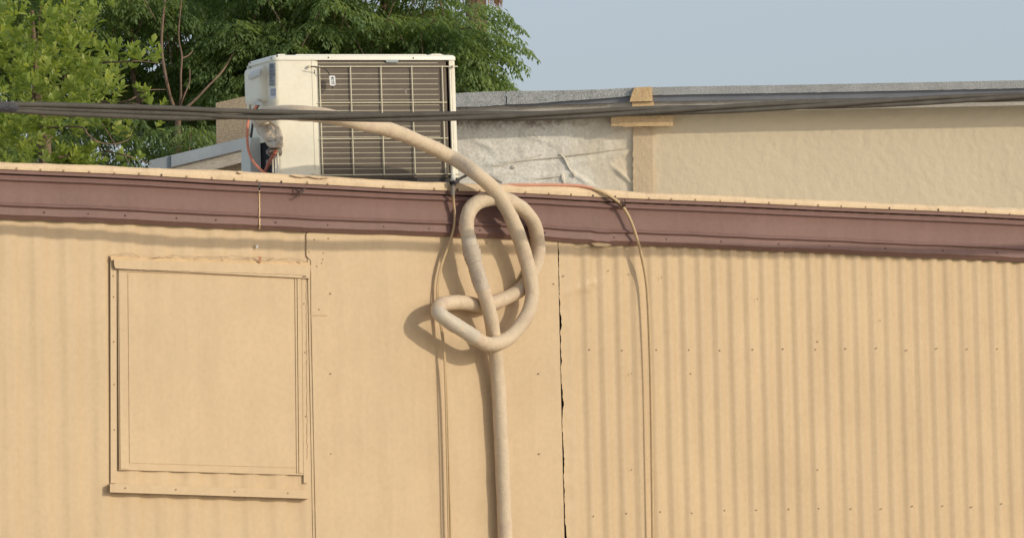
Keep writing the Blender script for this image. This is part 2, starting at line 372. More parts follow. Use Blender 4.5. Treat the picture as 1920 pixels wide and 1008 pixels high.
# screws
def screw(x, y, off, r=.004, m=m_screw, parent=trailer, fn=W):
    mb = MB(); c = fn(x, y, off)
    u_, v_ = WU, Vector((0, 0, 1)); rows = []
    for rr, d in ((1, 0), (.95, .0016), (.5, .0026), (.05, .003)):
        rows.append([c+(u_*cos(a*pi/4)+v_*sin(a*pi/4))*r*rr+WN*d for a in range(8)])
    mb.grid(rows, 0, True); mb.build('screw', m, parent)
x = -120; sp = [32, 76, 122, 168, 214, 258, 305, 352, 397, 438, 483, 529, 575, 615, 722, 812, 857, 900, 985, 1030, 1073, 1114, 1156, 1215, 1260, 1306, 1350, 1398, 1442, 1490, 1535, 1580, 1624, 1670, 1716, 1760, 1805, 1850, 1896]
for x in sp: screw(x+random.uniform(-3, 3), topb(x)-2.2+random.uniform(-.8, .6), .037, .0045 if random.random() < .6 else .0055, m_screw if random.random() < .8 else m_screwb)
for x in [83, 166, 235, 331, 405, 517, 615, 720, 805, 900, 1020, 1022, 1152, 1250, 1352, 1460, 1555, 1660, 1768, 1870]:
    screw(x, topb(x)+(botb(x)-topb(x))*.84, .026, .0035, m_brown if random.random() < .5 else m_screwb)
for x, y in [(589, 449), (616, 447), (579, 472), (606, 474), (605, 486), (603, 493), (594, 499), (620, 550), (598, 580), (1010, 545), (913, 455), (1141, 507), (1184, 512), (1057, 517), (1038, 532), (1240, 520), (1295, 700), (1420, 560), (1533, 640), (1650, 600), (1010, 700), (1011, 850), (620, 700), (620, 850), (1184, 700), (1184, 880), (1533, 880)]:
    screw(x, y, .004, .0035, m_screw)
for k in range(0, 30, 2):
    for yy in (655, 962):
        q = WP(s_c+s31*(k+.75)+random.uniform(-.004, .004), SZ(1200, yy)[1]+random.uniform(-.006, .006), .004); screw(0, 0, 0, .0035, m_screw, fn=lambda a, b, c, q=q: q)
# vertical trim strip
def rect(xa, ya, xb, yb): return [(xa, ya), (xb, ya), (xb, yb), (xa, yb)]
mb = MB(); pix_prism(mb, [(574.5, 438), (581, 436), (611, 436), (612, 470), (613.5, 560), (614, 591), (583.5, 591), (583, 488), (574.8, 480)], W, -.002, .0045)
mb.build('seam_trim', m_tan, trailer, smooth_=False)
mb = MB(); pix_prism(mb, [(583.8, 593), (614.3, 593), (626, 1140), (595, 1140)], W, -.002, .0045)
mb.build('seam_trim', m_tan, trailer, smooth_=False)
for x, y in [(212.5, 517), (213, 556), (213.5, 640), (214, 720), (214.5, 805), (570, 569), (572, 660), (573, 780)]: screw(x, y, .0058, .0032, m_screw)
for x in (235, 330, 440, 540): screw(x, 913+(x-206)*.031, .0305, .0035, m_screw)
# boarded window
win = MB()
frame_o = thing_dummy = None
wparts = MB()
def jagged(x0, x1, fy, amp, sc, n=60): return [(x0+(x1-x0)*i/n, fy(x0+(x1-x0)*i/n)+amp*noise.noise(Vector((x0/7+i*sc, fy(x0)/3, 0)))) for i in range(n+1)]
hy = lambda x: 478.5+(x-207)*.031
mb = MB()
top = jagged(207, 577, lambda x: hy(x)+1.5, 3.5, .33, 90); bot = [(577, hy(577)+11), (207, hy(207)+11)]
pix_prism(mb, top+bot, W, -.001, .006)
winf = mb.build('boarded_window', m_caulk, trailer, smooth_=False, label='window covered by a painted panel under a ragged caulked head')
mb = MB(); pix_prism(mb, [(213, hy(213)+8), (583, hy(583)+7), (581, hy(581)+31.5), (230, hy(230)+24.5), (217, hy(217)+24), (213, hy(213)+20)], W, -.0015, .016)
mb.build('head_trim', m_tan, winf, smooth_=False)
mb = MB(); pix_prism(mb, jagged(208, 575, lambda x: hy(x)+4, 3.0, .5, 110)+[(575, hy(575)+10), (208, hy(208)+10)], W, -.0005, .011); mb.build('caulk_bead', m_caulk, winf, smooth_=False)
mb = MB(); pix_prism(mb, [(207, 487), (216, 489), (218.5, 503.5), (219, 905), (207.5, 905)], W, -.0005, .0055); mb.build('jamb', m_tan, winf, smooth_=False)
mb = MB(); pix_prism(mb, [(566, 519), (573, 519.5), (576.5, 905), (569.5, 905)], W, -.0005, .0055); mb.build('jamb', m_tan, winf, smooth_=False)
# sash frame
mb = MB()
def yl(x): return 505.5+(x-222)*.031
pix_prism(mb, [(220.5, yl(221)), (567, yl(567)), (570.5, 890), (223.5, 880)], W, -.0005, .004)
pix_prism(mb, [(223, yl(223)+.5), (563, yl(563)+.5), (563, yl(563)+2.5), (223, yl(223)+2.5)], W, .0, .009)
pix_prism(mb, [(223, yl(223)+3.3), (237, yl(237)+3.3), (240, 878), (226, 878)], W, .0, .0075)
pix_prism(mb, [(557.5, yl(557)+3.3), (564, yl(564)+3.3), (567.5, 886), (561, 886)], W, .0, .008)
pix_prism(mb, [(553, yl(553)+3.3), (556, yl(556)+3.3), (559.5, 886), (556.5, 886)], W, .0, .007)
mb.build('sash', m_tan, winf, smooth_=False)
mb = MB(); pix_prism(mb, [(240, yl(240)+6), (551, yl(551)+6), (554.5, 876), (243, 867)], W, .0, .006); mb.build('cover_panel', m_tan, winf, smooth_=False)
mb = MB(); pix_prism(mb, [(206, 906), (578, 918), (578, 934), (206, 922)], W, -.0005, .030); mb.build('sill', m_tan, winf, smooth_=False)
# cracks and shade painted as dark ribbons below the head and beside the jamb
def shade_line(pts, wd, off, name='crack_shade', m=m_screwb, parent=winf):
    mb = MB(); a = []; b = []
    for i, (x, y) in enumerate(pts):
        x2, y2 = pts[min(i+1, len(pts)-1)]; x1, y1 = pts[max(i-1, 0)]; L_ = math.hypot(x2-x1, y2-y1) or 1
        nx, ny = -(y2-y1)/L_, (x2-x1)/L_; ww = wd*(.55+.6*abs(noise.noise(Vector((x/5, y/5, 1)))))
        a.append(W(x+nx*ww, y+ny*ww, off)); b.append(W(x-nx*ww, y-ny*ww, off))
    mb.grid([a, b]); mb.build(name, m, parent)
m_crack_shade = mat('crack_shade_tone', (.27, .18, .11), .9, .3, 30)  # brown tone standing in for shade in cracks and along caulk
def wig(x0, y0, x1, y1, n, amp, sc=.5):
    return [(x0+(x1-x0)*i/n+amp*noise.noise(Vector((i*sc, y0, x0))), y0+(y1-y0)*i/n+amp*noise.noise(Vector((i*sc, x0, y0+7)))) for i in range(n+1)]
shade_line(wig(230, yl(230)-1.2, 566, yl(566)-1, 90, 1.0), .5, .0163, m=m_crack_shade)
shade_line(wig(573.8, 522, 575.8, 860, 70, 1.6), .7, .0060, m=m_crack_shade)
shade_line([(213.2, 487), (213.4, 495), (214.6, 501), (217, 503.6), (224, 503.8)], 1.0, .0170, m=m_screwb)
shade_line(rect(567, 518, 574, 521)[:2]+[], 1.3, .0165, m=m_dark)
for a_ in [(207, 478, 245, 474), (245, 474, 262, 481), (280, 484, 325, 481), (318, 478, 372, 482), (372, 482, 430, 481), (430, 479, 470, 483), (458, 483, 490, 482), (490, 482, 520, 486), (520, 486, 548, 484), (548, 484, 577, 491), (286, 486, 300, 480), (412, 480, 418, 488), (464, 482, 467, 489), (500, 488, 512, 484), (557, 489, 562, 493)]:
    shade_line(wig(*a_, 16, 3.2, .6), .5, .0116, m=m_crack_shade)  # ribbons paint the shade along the ragged caulk edge
mb = MB(); pix_prism(mb, [(480, 458), (482.5, 460.5), (485, 457.5), (484, 463), (481.5, 466), (480.5, 462)], W, .004, .009); mb.build('paint_chip', m_stick, trailer, smooth_=False, label='small white bare paint chip')
mb = MB(); pix_prism(mb, [(484, 481), (490, 480.5), (489, 493), (485.5, 492)], W, .0162, .0168); mb.build('rust_spot', mat('rust_spot', (.45, .22, .12), .8, .2, 40), winf, smooth_=False)
# chipped lower edge of the fascia on the right
mb = MB(); pix_prism(mb, [(1108, 456), (1122, 455), (1140, 456.5), (1148, 459), (1140, 461.5), (1118, 461.5)], W, .028, .034); mb.build('dented_lip', m_caulk, trailer, smooth_=False, label='dented patch on the lower fascia lip')
# hook hanging from the fascia groove
mb = MB(); mb.tube([W(553, 353, .03), W(557, 357, .05), W(563, 358, .055), W(569, 355, .05), W(572, 352, .035)], .003, 8, sub=4)
mb.tube([W(570, 354, .045), W(567, 361, .05), W(561, 367, .05), W(553, 369, .045)], .0026, 8, sub=4)
tag(mb.build('wire_hook', m_screwb), 'small bent metal hook hanging from the maroon band under the air conditioner', 'hook')

# ------------------------------------------------------------------ air conditioner
YAW = radians(20); LEAN = .012
PR = W(862, 341, -.14)
_x = Vector((cos(YAW), sin(YAW), 0)); AB = Vector((-sin(YAW), cos(YAW), 0)); _z = Vector((0, 0, 1))
AX = _x*cos(LEAN)+_z*sin(LEAN); AZ = _z*cos(LEAN)-_x*sin(LEAN)
def AC(x, y, off=0): return onplane(x, y, PR-AB*off, AB)
def AXZ(x, y, off=0):
    q = AC(x, y, off)-PR; return q.dot(AX), q.dot(AZ)
def G(x, y, z): return PR+AX*x+AB*y+AZ*z          # local: x right (negative = left), y back, z up
def SIDE(px, py, out=0):                          # on the left side plane
    p = PR+AX*(XL-out); return onplane(px, py, p, AX)
XL = AXZ(521, 200)[0]-.012; XR = AXZ(858, 200)[0]; ZT = AXZ(700, 103)[1]; ZLID = AXZ(700, 112.5)[1]; ZBOT = AXZ(700, 343)[1]; DEPTH = .31
acr = thing('air_conditioner', 'off white outdoor air conditioner unit with a wire grille, standing on the trailer roof', 'air conditioner', tuple(G((XL+XR)/2, DEPTH/2, ZBOT)))
def path_wall(path, z0, z1, mb, k=0, th=0):
    mb.grid([[G(x, y, z0) for x, y in path], [G(x, y, z1) for x, y in path]], k)
rc = .022
arc = [(XL+rc-rc*cos(a), rc-rc*sin(a)) for a in np.linspace(0, pi/2, 8)]
XP = AXZ(592.5, 200)[0]; XG = AXZ(598.5, 200)[0]; XPOST = AXZ(843, 200)[0]
ZMID = AXZ(520, 262)[1]; YO0, YO1 = .03, .21       # valve opening on the left side
mb = MB()
path_wall([(XL, DEPTH), (XL, YO1)], ZBOT, ZLID, mb)
path_wall([(XL, YO1), (XL, YO0)], ZMID, ZLID, mb)
path_wall([(XL, YO0)]+arc+[(XP, 0), (XP+.0015, .004), (XG, .004), (XG, .035)], ZBOT, ZLID, mb)
mb.build('cabinet', m_white, acr, ang=30)
mb = MB(); mb.box(G, XL+.08, XG-.01, .04, DEPTH-.01, ZBOT+.02, ZLID-.01); mb.build('compressor_compartment', m_base, acr, smooth_=False)
mb = MB(); mb.box(G, XL+.002, XR-.002, DEPTH, DEPTH+.012, ZBOT, ZLID-.002); mb.build('back_panel', m_white, acr, smooth_=False)
# lid: rounded rectangle, rim stepped
def rr_path(x0, x1, y0, y1, r, n=7):
    P = []
    for cx_, cy_, a0 in ((x1-r, y0+r, -pi/2), (x1-r, y1-r, 0), (x0+r, y1-r, pi/2), (x0+r, y0+r, pi)):
        for i in range(n): a = a0+pi/2*i/(n-1); P.append((cx_+r*cos(a), cy_+r*sin(a)))
    return P
mb = MB(); rows = []
for ins, z in ((0, ZLID-.001), (0, ZT-.010), (.002, ZT-.005), (.007, ZT-.001), (.012, ZT), (.03, ZT), (.036, ZT-.004)):
    rows.append([G(x, y, z) for x, y in rr_path(XL-.004+ins, XR+.004-ins, -.004+ins, DEPTH+.012-ins, rc+.004)])
mb.grid(rows, 0, True); n = len(rows[0]); mb.add(rows[-1], [tuple(range(n))]); mb.build('lid', m_lid, acr, ang=40)
xa, xb = AXZ(556, 100)[0], AXZ(806, 100)[0]
mb = MB(); mb.prism([G(xa, .02, ZT-.001), G(xa+.008, .02, ZT+.004), G(xb-.01, .02, ZT+.004), G(xb, .02, ZT-.001)], [G(xa, .25, ZT-.001), G(xa+.008, .25, ZT+.004), G(xb-.01, .25, ZT+.004), G(xb, .25, ZT-.001)])
mb.prism([G(XL+.02, .02, ZT-.001), G(XL+.03, .02, ZT+.005), G(XL+.055, .02, ZT+.005), G(XL+.062, .02, ZT-.001)], [G(XL+.02, .28, ZT-.001), G(XL+.03, .28, ZT+.005), G(XL+.055, .28, ZT+.005), G(XL+.062, .28, ZT-.001)])
xc, xd = AXZ(808, 100)[0], AXZ(838, 100)[0]
mb.prism([G(xc, .02, ZT-.001), G(xc+.012, .02, ZT+.006), G(xd-.02, .02, ZT+.006), G(xd, .02, ZT-.001)], [G(xc, .25, ZT-.001), G(xc+.012, .25, ZT+.006), G(xd-.02, .25, ZT+.006), G(xd, .25, ZT-.001)])
mb.build('lid_rib', m_lid, acr, smooth_=False)
# coil
mb = MB(); ce = AXZ(841.5, 200)[0]
path = [(XG+.002, .0045)]+[(x, .0045) for x in np.linspace(XG+.02, ce-.014, 8)]+[(ce-.014+.014*sin(a), .0185-.014*cos(a)) for a in np.linspace(.2, pi/2, 7)]+[(ce, DEPTH-.02)]
path_wall(path, ZBOT+.02, ZLID-.001, mb); mb.build('condenser_coil', m_fins, acr, ang=30)
mb = MB(); mb.box(G, XL+.01, XR-.004, -.002, DEPTH, ZBOT-.012, ZBOT+.018); mb.build('base_pan', m_base, acr, smooth_=False)
mb = MB(); mb.box(G, XL+.03, XR-.02, .02, DEPTH-.02, SZ(600, 350)[1]-PR.z-.04, ZBOT-.013); mb.build('mounting_frame', m_base, acr, smooth_=False)
mb = MB(); mb.box(G, ce+.012, XR-.008, .06, DEPTH-.002, ZBOT+.02, ZLID-.002); mb.build('inner_plate', m_base, acr, smooth_=False)
# right post with slots: two upright strips and cross bars
xs0, xs1, xs2, xs3 = [AXZ(v, 200)[0] for v in (844.8, 848.2, 852.4, 858.5)]
mb = MB()
mb.box(G, xs0, xs1, .0, .012, ZBOT+.004, ZLID-.001)
pr = [(xs2, .012), (xs2, 0)]+[(XR-rc+rc*sin(a), rc-rc*cos(a)) for a in np.linspace(0, pi/2, 7)]+[(XR, DEPTH)]
path_wall(pr, ZBOT+.004, ZLID-.001, mb)
for ya, yb in [(113, 134), (175, 183), (215, 228), (262, 268), (279, 284), (318, 335)]:
    za, zb = AXZ(850, yb)[1], AXZ(850, ya)[1]; mb.box(G, xs1+.0002, xs2-.0002, .0005, .010, za, zb)
mb.build('corner_post', m_white, acr, ang=30)
# wire grille
mb = MB(); goff = .001
zz = lambda y: AXZ(700, y, goff)[1]
xw0, xw1 = AXZ(597, 200, goff)[0], AXZ(838, 200, goff)[0]
for y, a_, b_ in [(125, AXZ(579, 125, goff)[0], AXZ(858, 125, goff)[0]), (192.5, xw0, xw1), (260, xw0, xw1), (327.5, AXZ(588, 327, goff)[0], AXZ(862, 327, goff)[0])]:
    mb.tube([G(a_, -goff, zz(y)), G(b_, -goff, zz(y))], .0025, 8)
for x in (598.5, 656.5, 713.5, 771.5, 828.5):
    xx = AXZ(x, 130, goff)[0]; mb.tube([G(xx, -goff-.002, zz(123)), G(xx, -goff-.004, zz(328.5))], .0027, 8)
y = 118
while y < 326:
    if min(abs(y-v) for v in (125, 192.5, 260, 327.5)) > 3:
        mb.tube([G(xw0+.002, .005, zz(y)), G(AXZ(824, 200)[0], .005, zz(y))], .0014, 6)
    y += 9.9
for x, y in ((579, 125), (588, 327), (849, 125), (850, 327)):
    c = AC(x, y, .004); mb.tube([c, c-AB*.012], .0055, 8)
mb.build('wire_grille', m_wire, acr, ang=50)
# lid holes, screws, front details
for x, y in ((615.8, 108.3), (775, 109)):
    mb = MB(); c = AC(x, y, .0045); mb.tube([c+AB*.004, c-AB*.0012], .003, 8); mb.build('lid_hole', m_dark, acr)
for x, y in ((519, 105), (508.5, 109.5), (469, 118)):
    mb = MB(); c = SIDE(x, y, .004); mb.tube([c+AX*.004, c-AX*.002], .004, 8); mb.build('lid_screw', m_grey_cord, acr)
mb = MB(); pix_prism(mb, [(583.4, 112), (584.2, 112), (591, 320), (590.2, 320)], AC, -.001, .0006); mb.build('panel_seam', mat('panel_groove', (.45, .40, .28), .6), acr, smooth_=False)
mb = MB(); pix_prism(mb, [(589, 131), (590.6, 131), (591, 139), (589.3, 139)], AC, 0, .001); mb.build('faded_mark', m_grey_cord, acr, smooth_=False)
mb = MB(); pix_prism(mb, [(722.5, 112.5), (747.5, 112.5), (746, 117), (725, 117)], AC, -.006, .004); mb.build('clip', m_bluemetal, acr, smooth_=False, label='small grey clip under the lid')
mb = MB(); pix_prism(mb, [(758, 167), (762, 166.5), (763, 176), (760, 177)], AC, -.006, -.003); mb.build('lint', m_grey_cord, acr, smooth_=False)
# left side: service cover, label, sticker, valve cover, pipes
def SY(px, py, out=0):
    q = SIDE(px, py, out)-PR; return q.dot(AB), q.dot(AZ)
def SG(y, z, out): return G(XL-out, y, z)
ya, yb = SY(470, 160)[0], SY(500.5, 160)[0]; za, zb = SY(485, 194)[1], SY(485, 127)[1]
def cover_rows(y0, y1, z0, z1, lv):
    rows = []
    for ins, out in lv: rows.append([SG(y, z, out) for y, z in rr_path(min(y0, y1)+ins, max(y0, y1)-ins, z0+ins, z1-ins, .012)])
    return rows
mb = MB(); rws = cover_rows(ya, yb, za, zb, [(0, 0), (.0, .018), (.003, .025), (.010, .029), (.02, .030)])
mb.grid(rws, 0, True); n = len(rws[-1]); mb.add(rws[-1], [tuple(range(n))]); sc = mb.build('service_cover', m_white, acr, ang=45)
mb = MB(); y0_, y1_ = sorted((SY(475, 140, .02)[0], SY(498, 140, .02)[0])); zt_ = SY(485, 137)[1]
rws = [[SG(y0_, zt_+.010, .0305), SG(y1_, zt_+.004, .0305)], [SG(y0_, zt_-.004, .044), SG(y1_, zt_-.010, .043)], [SG(y0_, zt_-.018, .044), SG(y1_, zt_-.024, .043)], [SG(y0_, zt_-.022, .0305), SG(y1_, zt_-.028, .0305)]]
mb.grid(rws); mb.build('hand_grip', m_plastic, sc, smooth_=False)
mb = MB(); pix_prism(mb, rect(504.5, 118.5, 516.5, 162), SIDE, 0, .0012)
for i in range(15):
    yy = 121+i*2.7; x0 = 505.5+random.random()*1.5; pix_prism(mb, rect(x0, yy, x0+4+random.random()*6 if i > 1 else 513, yy+(1.0 if i > 1 else 1.8)), SIDE, .0012, .0018, 1)
mb.build('rating_label', [m_label, m_ink], acr, smooth_=False, label='grey rating label with rows of small print')
mb = MB(); pix_prism(mb, rect(505.5, 164, 518, 184.5), SIDE, 0, .0012); pix_prism(mb, rect(507.3, 166.5, 516.2, 180), SIDE, .0012, .0018, 1)
mb.build('sticker', [m_stick, m_stickg], acr, smooth_=False, label='white sticker with a grey square')
mb = MB()
for px in (463, 466): pix_prism(mb, rect(px, 124, px+1.6, 215), SIDE, 0, .006)
mb.build('side_edge_rib', m_white, acr, smooth_=False)
mb = MB(); pix_prism(mb, [(475.5, 193), (482, 187), (492, 194), (489, 197), (475, 197.5)], SIDE, .03, .05); mb.build('cord_grommet', m_plastic, acr)
# valve cover: box with a cut front
mb = MB(); y0_, y1_ = SY(463, 300)[0], SY(489, 300)[0]
mb.prism([SG(y0_, SY(463, 262)[1], .02), SG(y1_+.01, SY(487, 258)[1], .035), SG(y1_, SY(489, 272)[1], .045), SG(y1_, ZBOT, .045), SG(y0_, ZBOT, .03)],
         [SG(y0_, SY(463, 262)[1], 0), SG(y1_+.01, SY(487, 258)[1], 0), SG(y1_, SY(489, 272)[1], 0), SG(y1_, ZBOT, 0), SG(y0_, ZBOT, 0)])
mb.build('valve_cover', m_plastic, acr, ang=30)
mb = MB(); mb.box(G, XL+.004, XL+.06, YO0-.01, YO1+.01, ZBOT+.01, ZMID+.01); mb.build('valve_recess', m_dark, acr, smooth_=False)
mb = MB(); c1 = SIDE(509, 285, .03); mb.tube([c1+AX*.04, c1-AX*.012], .016, 12); mb.tube([c1-AX*.012-AZ*.0, c1-AX*.02], .010, 8)
c2 = SIDE(504, 305, .02); mb.tube([c2+AX*.03, c2-AX*.008], .012, 10); mb.build('service_valve', m_grey_cord, acr)
mb = MB(); mb.tube([SIDE(499, 318, .02), SIDE(505, 303, .03), SIDE(513, 290, .035), SIDE(517, 283, .02)], .0075, 10, sub=5); mb.build('copper_pipe', m_copper, acr)
mb = MB()
for px in (511, 516, 520.5): mb.tube([SIDE(px, 285, .008), SIDE(px+1, 324, .008)], .0035, 8)
mb.build('drain_rib', m_white, acr)

# tag on the grille
mb = MB(); mb.tube([AC(582, 125, .03), AC(592, 125.5, .035), AC(606, 128, .035), AC(614, 134, .034), AC(619, 142.5, .034)], .0022, 8, sub=5)
mb.tube([AC(621, 161, .032), AC(624, 164, .034), AC(623, 167, .034)], .002, 6, sub=3)
tagroot = thing('cord_tag', 'small white printed tag on a dark cord clipped to the grille', 'tag', tuple(AC(622, 161, .034)))
mb.build('cord', m_base, tagroot)
mb = MB(); TP = [(617.3, 142.8), (619, 142), (627, 142.2), (628.6, 144), (629.3, 158.5), (627.5, 160.6), (620.3, 161), (618.6, 159.5)]
pix_prism(mb, TP, AC, .032, .037)
for a_ in (rect(621.2, 144.5, 625.5, 148), rect(620.6, 149.4, 622.8, 150.7), rect(624.3, 149, 626, 151.5), rect(621.5, 152.5, 626.6, 153.7), rect(622, 155, 623.5, 158.4), rect(625, 155, 627, 158)): pix_prism(mb, a_, AC, .037, .0375, 1)
mb.build('tag_plate', [m_stick, m_ink], tagroot, smooth_=False)

# ------------------------------------------------------------------ insulated hose (world points, each with a real distance)
def Yof(p): return p.y
yac = G(XL, 0, 0).y
H = [SIDE(519, 268, -.03), SIDE(512, 262, .035), SIDE(500, 247, .06), R(490, 233, yac-.02), R(488, 221, yac-.10), R(503, 213.5, yac-.20), R(535, 211, yac-.30), R(575, 213, yac-.35), R(625, 219.5, yac-.36), R(680, 232, yac-.30)]
H += [R(735, 245, yac-.16), R(790, 267, yac-.03), R(845, 294, yac+.08)]
H += [W(893, 326, .13), W(928, 357, .115), W(952, 395, .11), W(972, 440, .095), W(986, 485, .085), W(995, 525, .085), W(997, 560, .085), W(984, 597, .09), W(955, 632, .10), W(915, 645, .12), W(874, 622, .13), W(840, 600, .13),
      W(824, 587, .125), W(823, 575, .105), W(838, 568, .08), W(868, 567, .055), W(905, 572, .040), W(945, 560, .034), W(980, 538, .0315), W(1003, 500, .0315), W(1009, 458, .040), W(1000, 418, .07), W(978, 390, .085), W(950, 375, .09), W(922, 372, .09), W(893, 381, .085), W(877, 404, .085), W(876, 435, .09), W(886, 480, .10), W(901, 530, .10), W(914, 570, .10), W(922, 605, .09), W(929, 660, .06), W(935, 730, .045), W(941, 850, .042), W(947, 1000, .042), W(952, 1150, .042)]
hs = thing('insulated_hose', 'thick beige foam insulated hose arching from the air conditioner and looping over the wall', 'hose', tuple(W(900, 700, .05)))
mb = MB(); mb.tube(H, lambda t: .0295, 18, sub=10, wob=.10)
mb.build('foam_sleeve', m_hose, hs, ang=60)
SP = smooth(H, 10)
def near(p): return min(range(len(SP)), key=lambda i: (SP[i]-p).length)
def seg_tube(a, b, r, m, name, wob=.15, label=None, spiral=0):
    mb = MB(); P = SP[a:b+1]; n = len(P)
    mb.tube(P, (lambda t: r*(1+spiral*(((t*n*.33) % 1)-.5))), 18, wob=wob, caps=True); return mb.build(name, m, hs, ang=50, label=label)
def seg_fine(i0, i1, r, m, name, label=None, turns=5, ridge=.07, wob=.12):
    mb = MB(); P = SP[i0:i1+1]; Q = []
    for i in range(len(P)-1):
        for k in range(4): Q.append(P[i].lerp(P[i+1], k/4))
    Q.append(P[-1]); mb.tube(Q, (lambda t: r*(1+ridge*(1-((t*turns+.15*sin(t*9)) % 1)))), 18, wob=wob); return mb.build(name, m, hs, ang=25, label=label)
i0, i1 = near(W(877, 443, .09)), near(W(905, 545, .10)); im = near(W(881, 462, .095))
seg_fine(i0, im, .0305, m_tapew, 'tape_wrap', 'white tape wound on the left arm of the hose loop', 3)
seg_fine(im, near(W(889, 492, .10)), .0325, m_tape, 'tape_wrap', turns=3, ridge=.12)
seg_fine(near(W(889, 492, .10)), i1, .0310, m_tape, 'tape_wrap', turns=4, ridge=.05)
seg_fine(1, 42, .0305, m_tapew, 'tape_wrap', 'wrinkled tape around the hose at the valve', turns=4, ridge=.10, wob=.2)
seg_fine(42, 82, .0300, m_hose, 'tape_wrap', turns=5, ridge=.03)
for k, i in enumerate(range(96, len(SP)-30, 29)):
    j = i+random.randint(-8, 8)
    if not (i0-4 < j < i1+2): seg_tube(j, j+random.randint(1, 3), .0302, m_hose, 'tape_band', .10)
# bulging wrap on the coupling at the valve
mb = MB(); mb.tube([SIDE(522, 270, .0), SIDE(516, 262, .03), SIDE(511, 254, .045), SIDE(504, 244, .05)], lambda t: .024+.004*(((t*4.3) % 1)-.5), 16, sub=10, wob=.3); mb.build('coupling_wrap', m_tapew, hs, ang=60, label='lumpy taped coupling at the valve')
mb = MB()
for pts in ([(502, 234), (510, 240), (518, 252), (523, 266)], [(507, 231), (520, 240), (526, 256), (527, 272)], [(498, 262), (506, 268), (518, 270), (528, 266)], [(504, 242), (500, 250), (506, 259), (517, 262)]):
    mb = MB(); mb.tube([SIDE(x, y, .062+.008*sin(x)) for x, y in pts], lambda t: .0085*(.5+.7*sin(pi*min(max(t, .1), .9))), 8, sub=6, wob=.6); mb.build('tape_end', m_tapew, hs, ang=60)
i2 = near(W(824, 587, .125)); seg_fine(i2-24, i2+3, .0302, m_tapew, 'tape_wrap', turns=3, ridge=.03)

# ------------------------------------------------------------------ thin cords
vroot = thing('power_cable', 'painted twin cord tied at the grille corner and hanging in front of the wall', 'cable', tuple(W(828, 560, .04)))
mb = MB(); mb.tube([AC(848.5, 310, .03), AC(849.5, 330, .05), W(849, 343, .05)], .0095, 10, sub=4); mb.build('white_conduit', m_white, vroot)
mb = MB(); mb.tube([W(848.8, 342, .052), W(849, 352, .055), W(849, 366, .055)], .0085, 10, sub=5); mb.tube([W(846, 342.5, .062), W(852, 342.5, .062)], .004, 8)
mb.build('grey_sheath', m_grey_cord, vroot)
mb = MB(); mb.tube([W(849, 364, .055), W(851, 385, .045), W(852.5, 400, .042), W(851, 425, .038), W(844, 452, .032), W(834, 478, .028), W(826, 505, .024), W(822, 530, .024), W(822, 555, .024), W(824.5, 580, .03), W(832, 650, .035), W(838, 750, .03), W(845, 1000, .03), W(848, 1150, .03)], .0052, 10, sub=8)
mb.build('cord', m_cord, vroot)
mb = MB(); mb.tube([W(850.5, 366, .062), W(851, 385, .052), W(853, 398, .050), W(850.5, 428, .045), W(842, 456, .038), W(832, 482, .032), W(823.5, 510, .028), W(819.5, 540, .026), W(820, 575, .03), W(827, 620, .035), W(834, 700, .035), W(841, 1000, .032), W(845, 1150, .03)], .0034, 8, sub=8)
mb.build('cord', m_cord, vroot)
mb = MB(); mb.tube([W(847.5, 339, .06), W(848, 342, .06), W(848.5, 346, .06)], .0115, 10); mb.build('cable_tie', m_dark, vroot)
mb = MB(); mb.tube([W(853, 347, .05), W(858, 339, .06), W(868, 332, .06), W(880, 327.5, .05), W(896, 326, .04), W(915, 330, .035), W(940, 342, .03)], .0052, 10, sub=6)
tag(mb.build('grey_cable', m_grey_cord), 'short grey cable curving from the tied cord to under the hose', 'cable')
mb = MB(); mb.tube([SIDE(484, 193, .03), SIDE(480, 200, .05), R(470, 215, yac+.1), R(464, 236, yac+.05), R(463.5, 260, yac+.02), R(466, 282, yac), R(473, 300, yac-.02), R(482, 312, yac-.04), R(492, 321, yac-.06), R(503, 329, yac-.08)], .0055, 10, sub=6)
tag(mb.build('orange_cord', m_orange), 'orange cord curving down the shaded left side of the air conditioner', 'cord')
mb = MB(); mb.tube([SIDE(487, 194, .03), SIDE(483, 200, .04), R(476, 214, yac+.12), R(473.5, 235, yac+.1), R(470.5, 258, yac+.1)], .0052, 10, sub=6)
tag(mb.build('dark_cord', m_sleeve), 'short dark cord beside the orange cord below the service cover', 'cord')
mb = MB(); mb.tube([W(905, 352, .0), W(935, 348.5, .02), W(965, 346.5, .03), W(1000, 346.5, .03), W(1045, 346.5, .03), W(1085, 348, .035), W(1112, 353, .04)], .0062, 10, sub=6, k=0)
mb.tube([W(1111, 352.8, .04), W(1132, 361, .05), W(1150, 371.5, .055), W(1165, 384, .055), W(1177, 402, .055), W(1187, 425, .055), W(1195, 450, .05), W(1203, 480, .045), W(1213, 540, .04), W(1218, 640, .035), W(1221, 760, .03), W(1224, 1000, .03), W(1226, 1140, .03)], .0064, 10, sub=6, k=1)
tag(mb.build('faded_cord', [m_pale_orange, m_cord], ang=60), 'faded orange cord lying along the roof edge and dropping over the right of the wall', 'cord')
mb = MB(); mb.tube([W(1135, 364, .046), W(1150, 375, .045), W(1160, 383, .045), W(1166, 386, .045)], .0042, 8, sub=5, k=0)
for a_ in range(2): mb.tube([W(1163+a_*3, 379, .072), W(1168+a_*3, 384, .070), W(1166+a_*2, 388, .055), W(1161+a_, 386, .045)], .003, 6, sub=4)
mb.tube([W(1172, 388, .04), W(1173, 379, .045), W(1170, 372, .04)], .002, 6, sub=4)
tag(mb.build('cord_tie', m_screwb), 'dark wire tie holding the faded cord at the roof edge', 'tie')

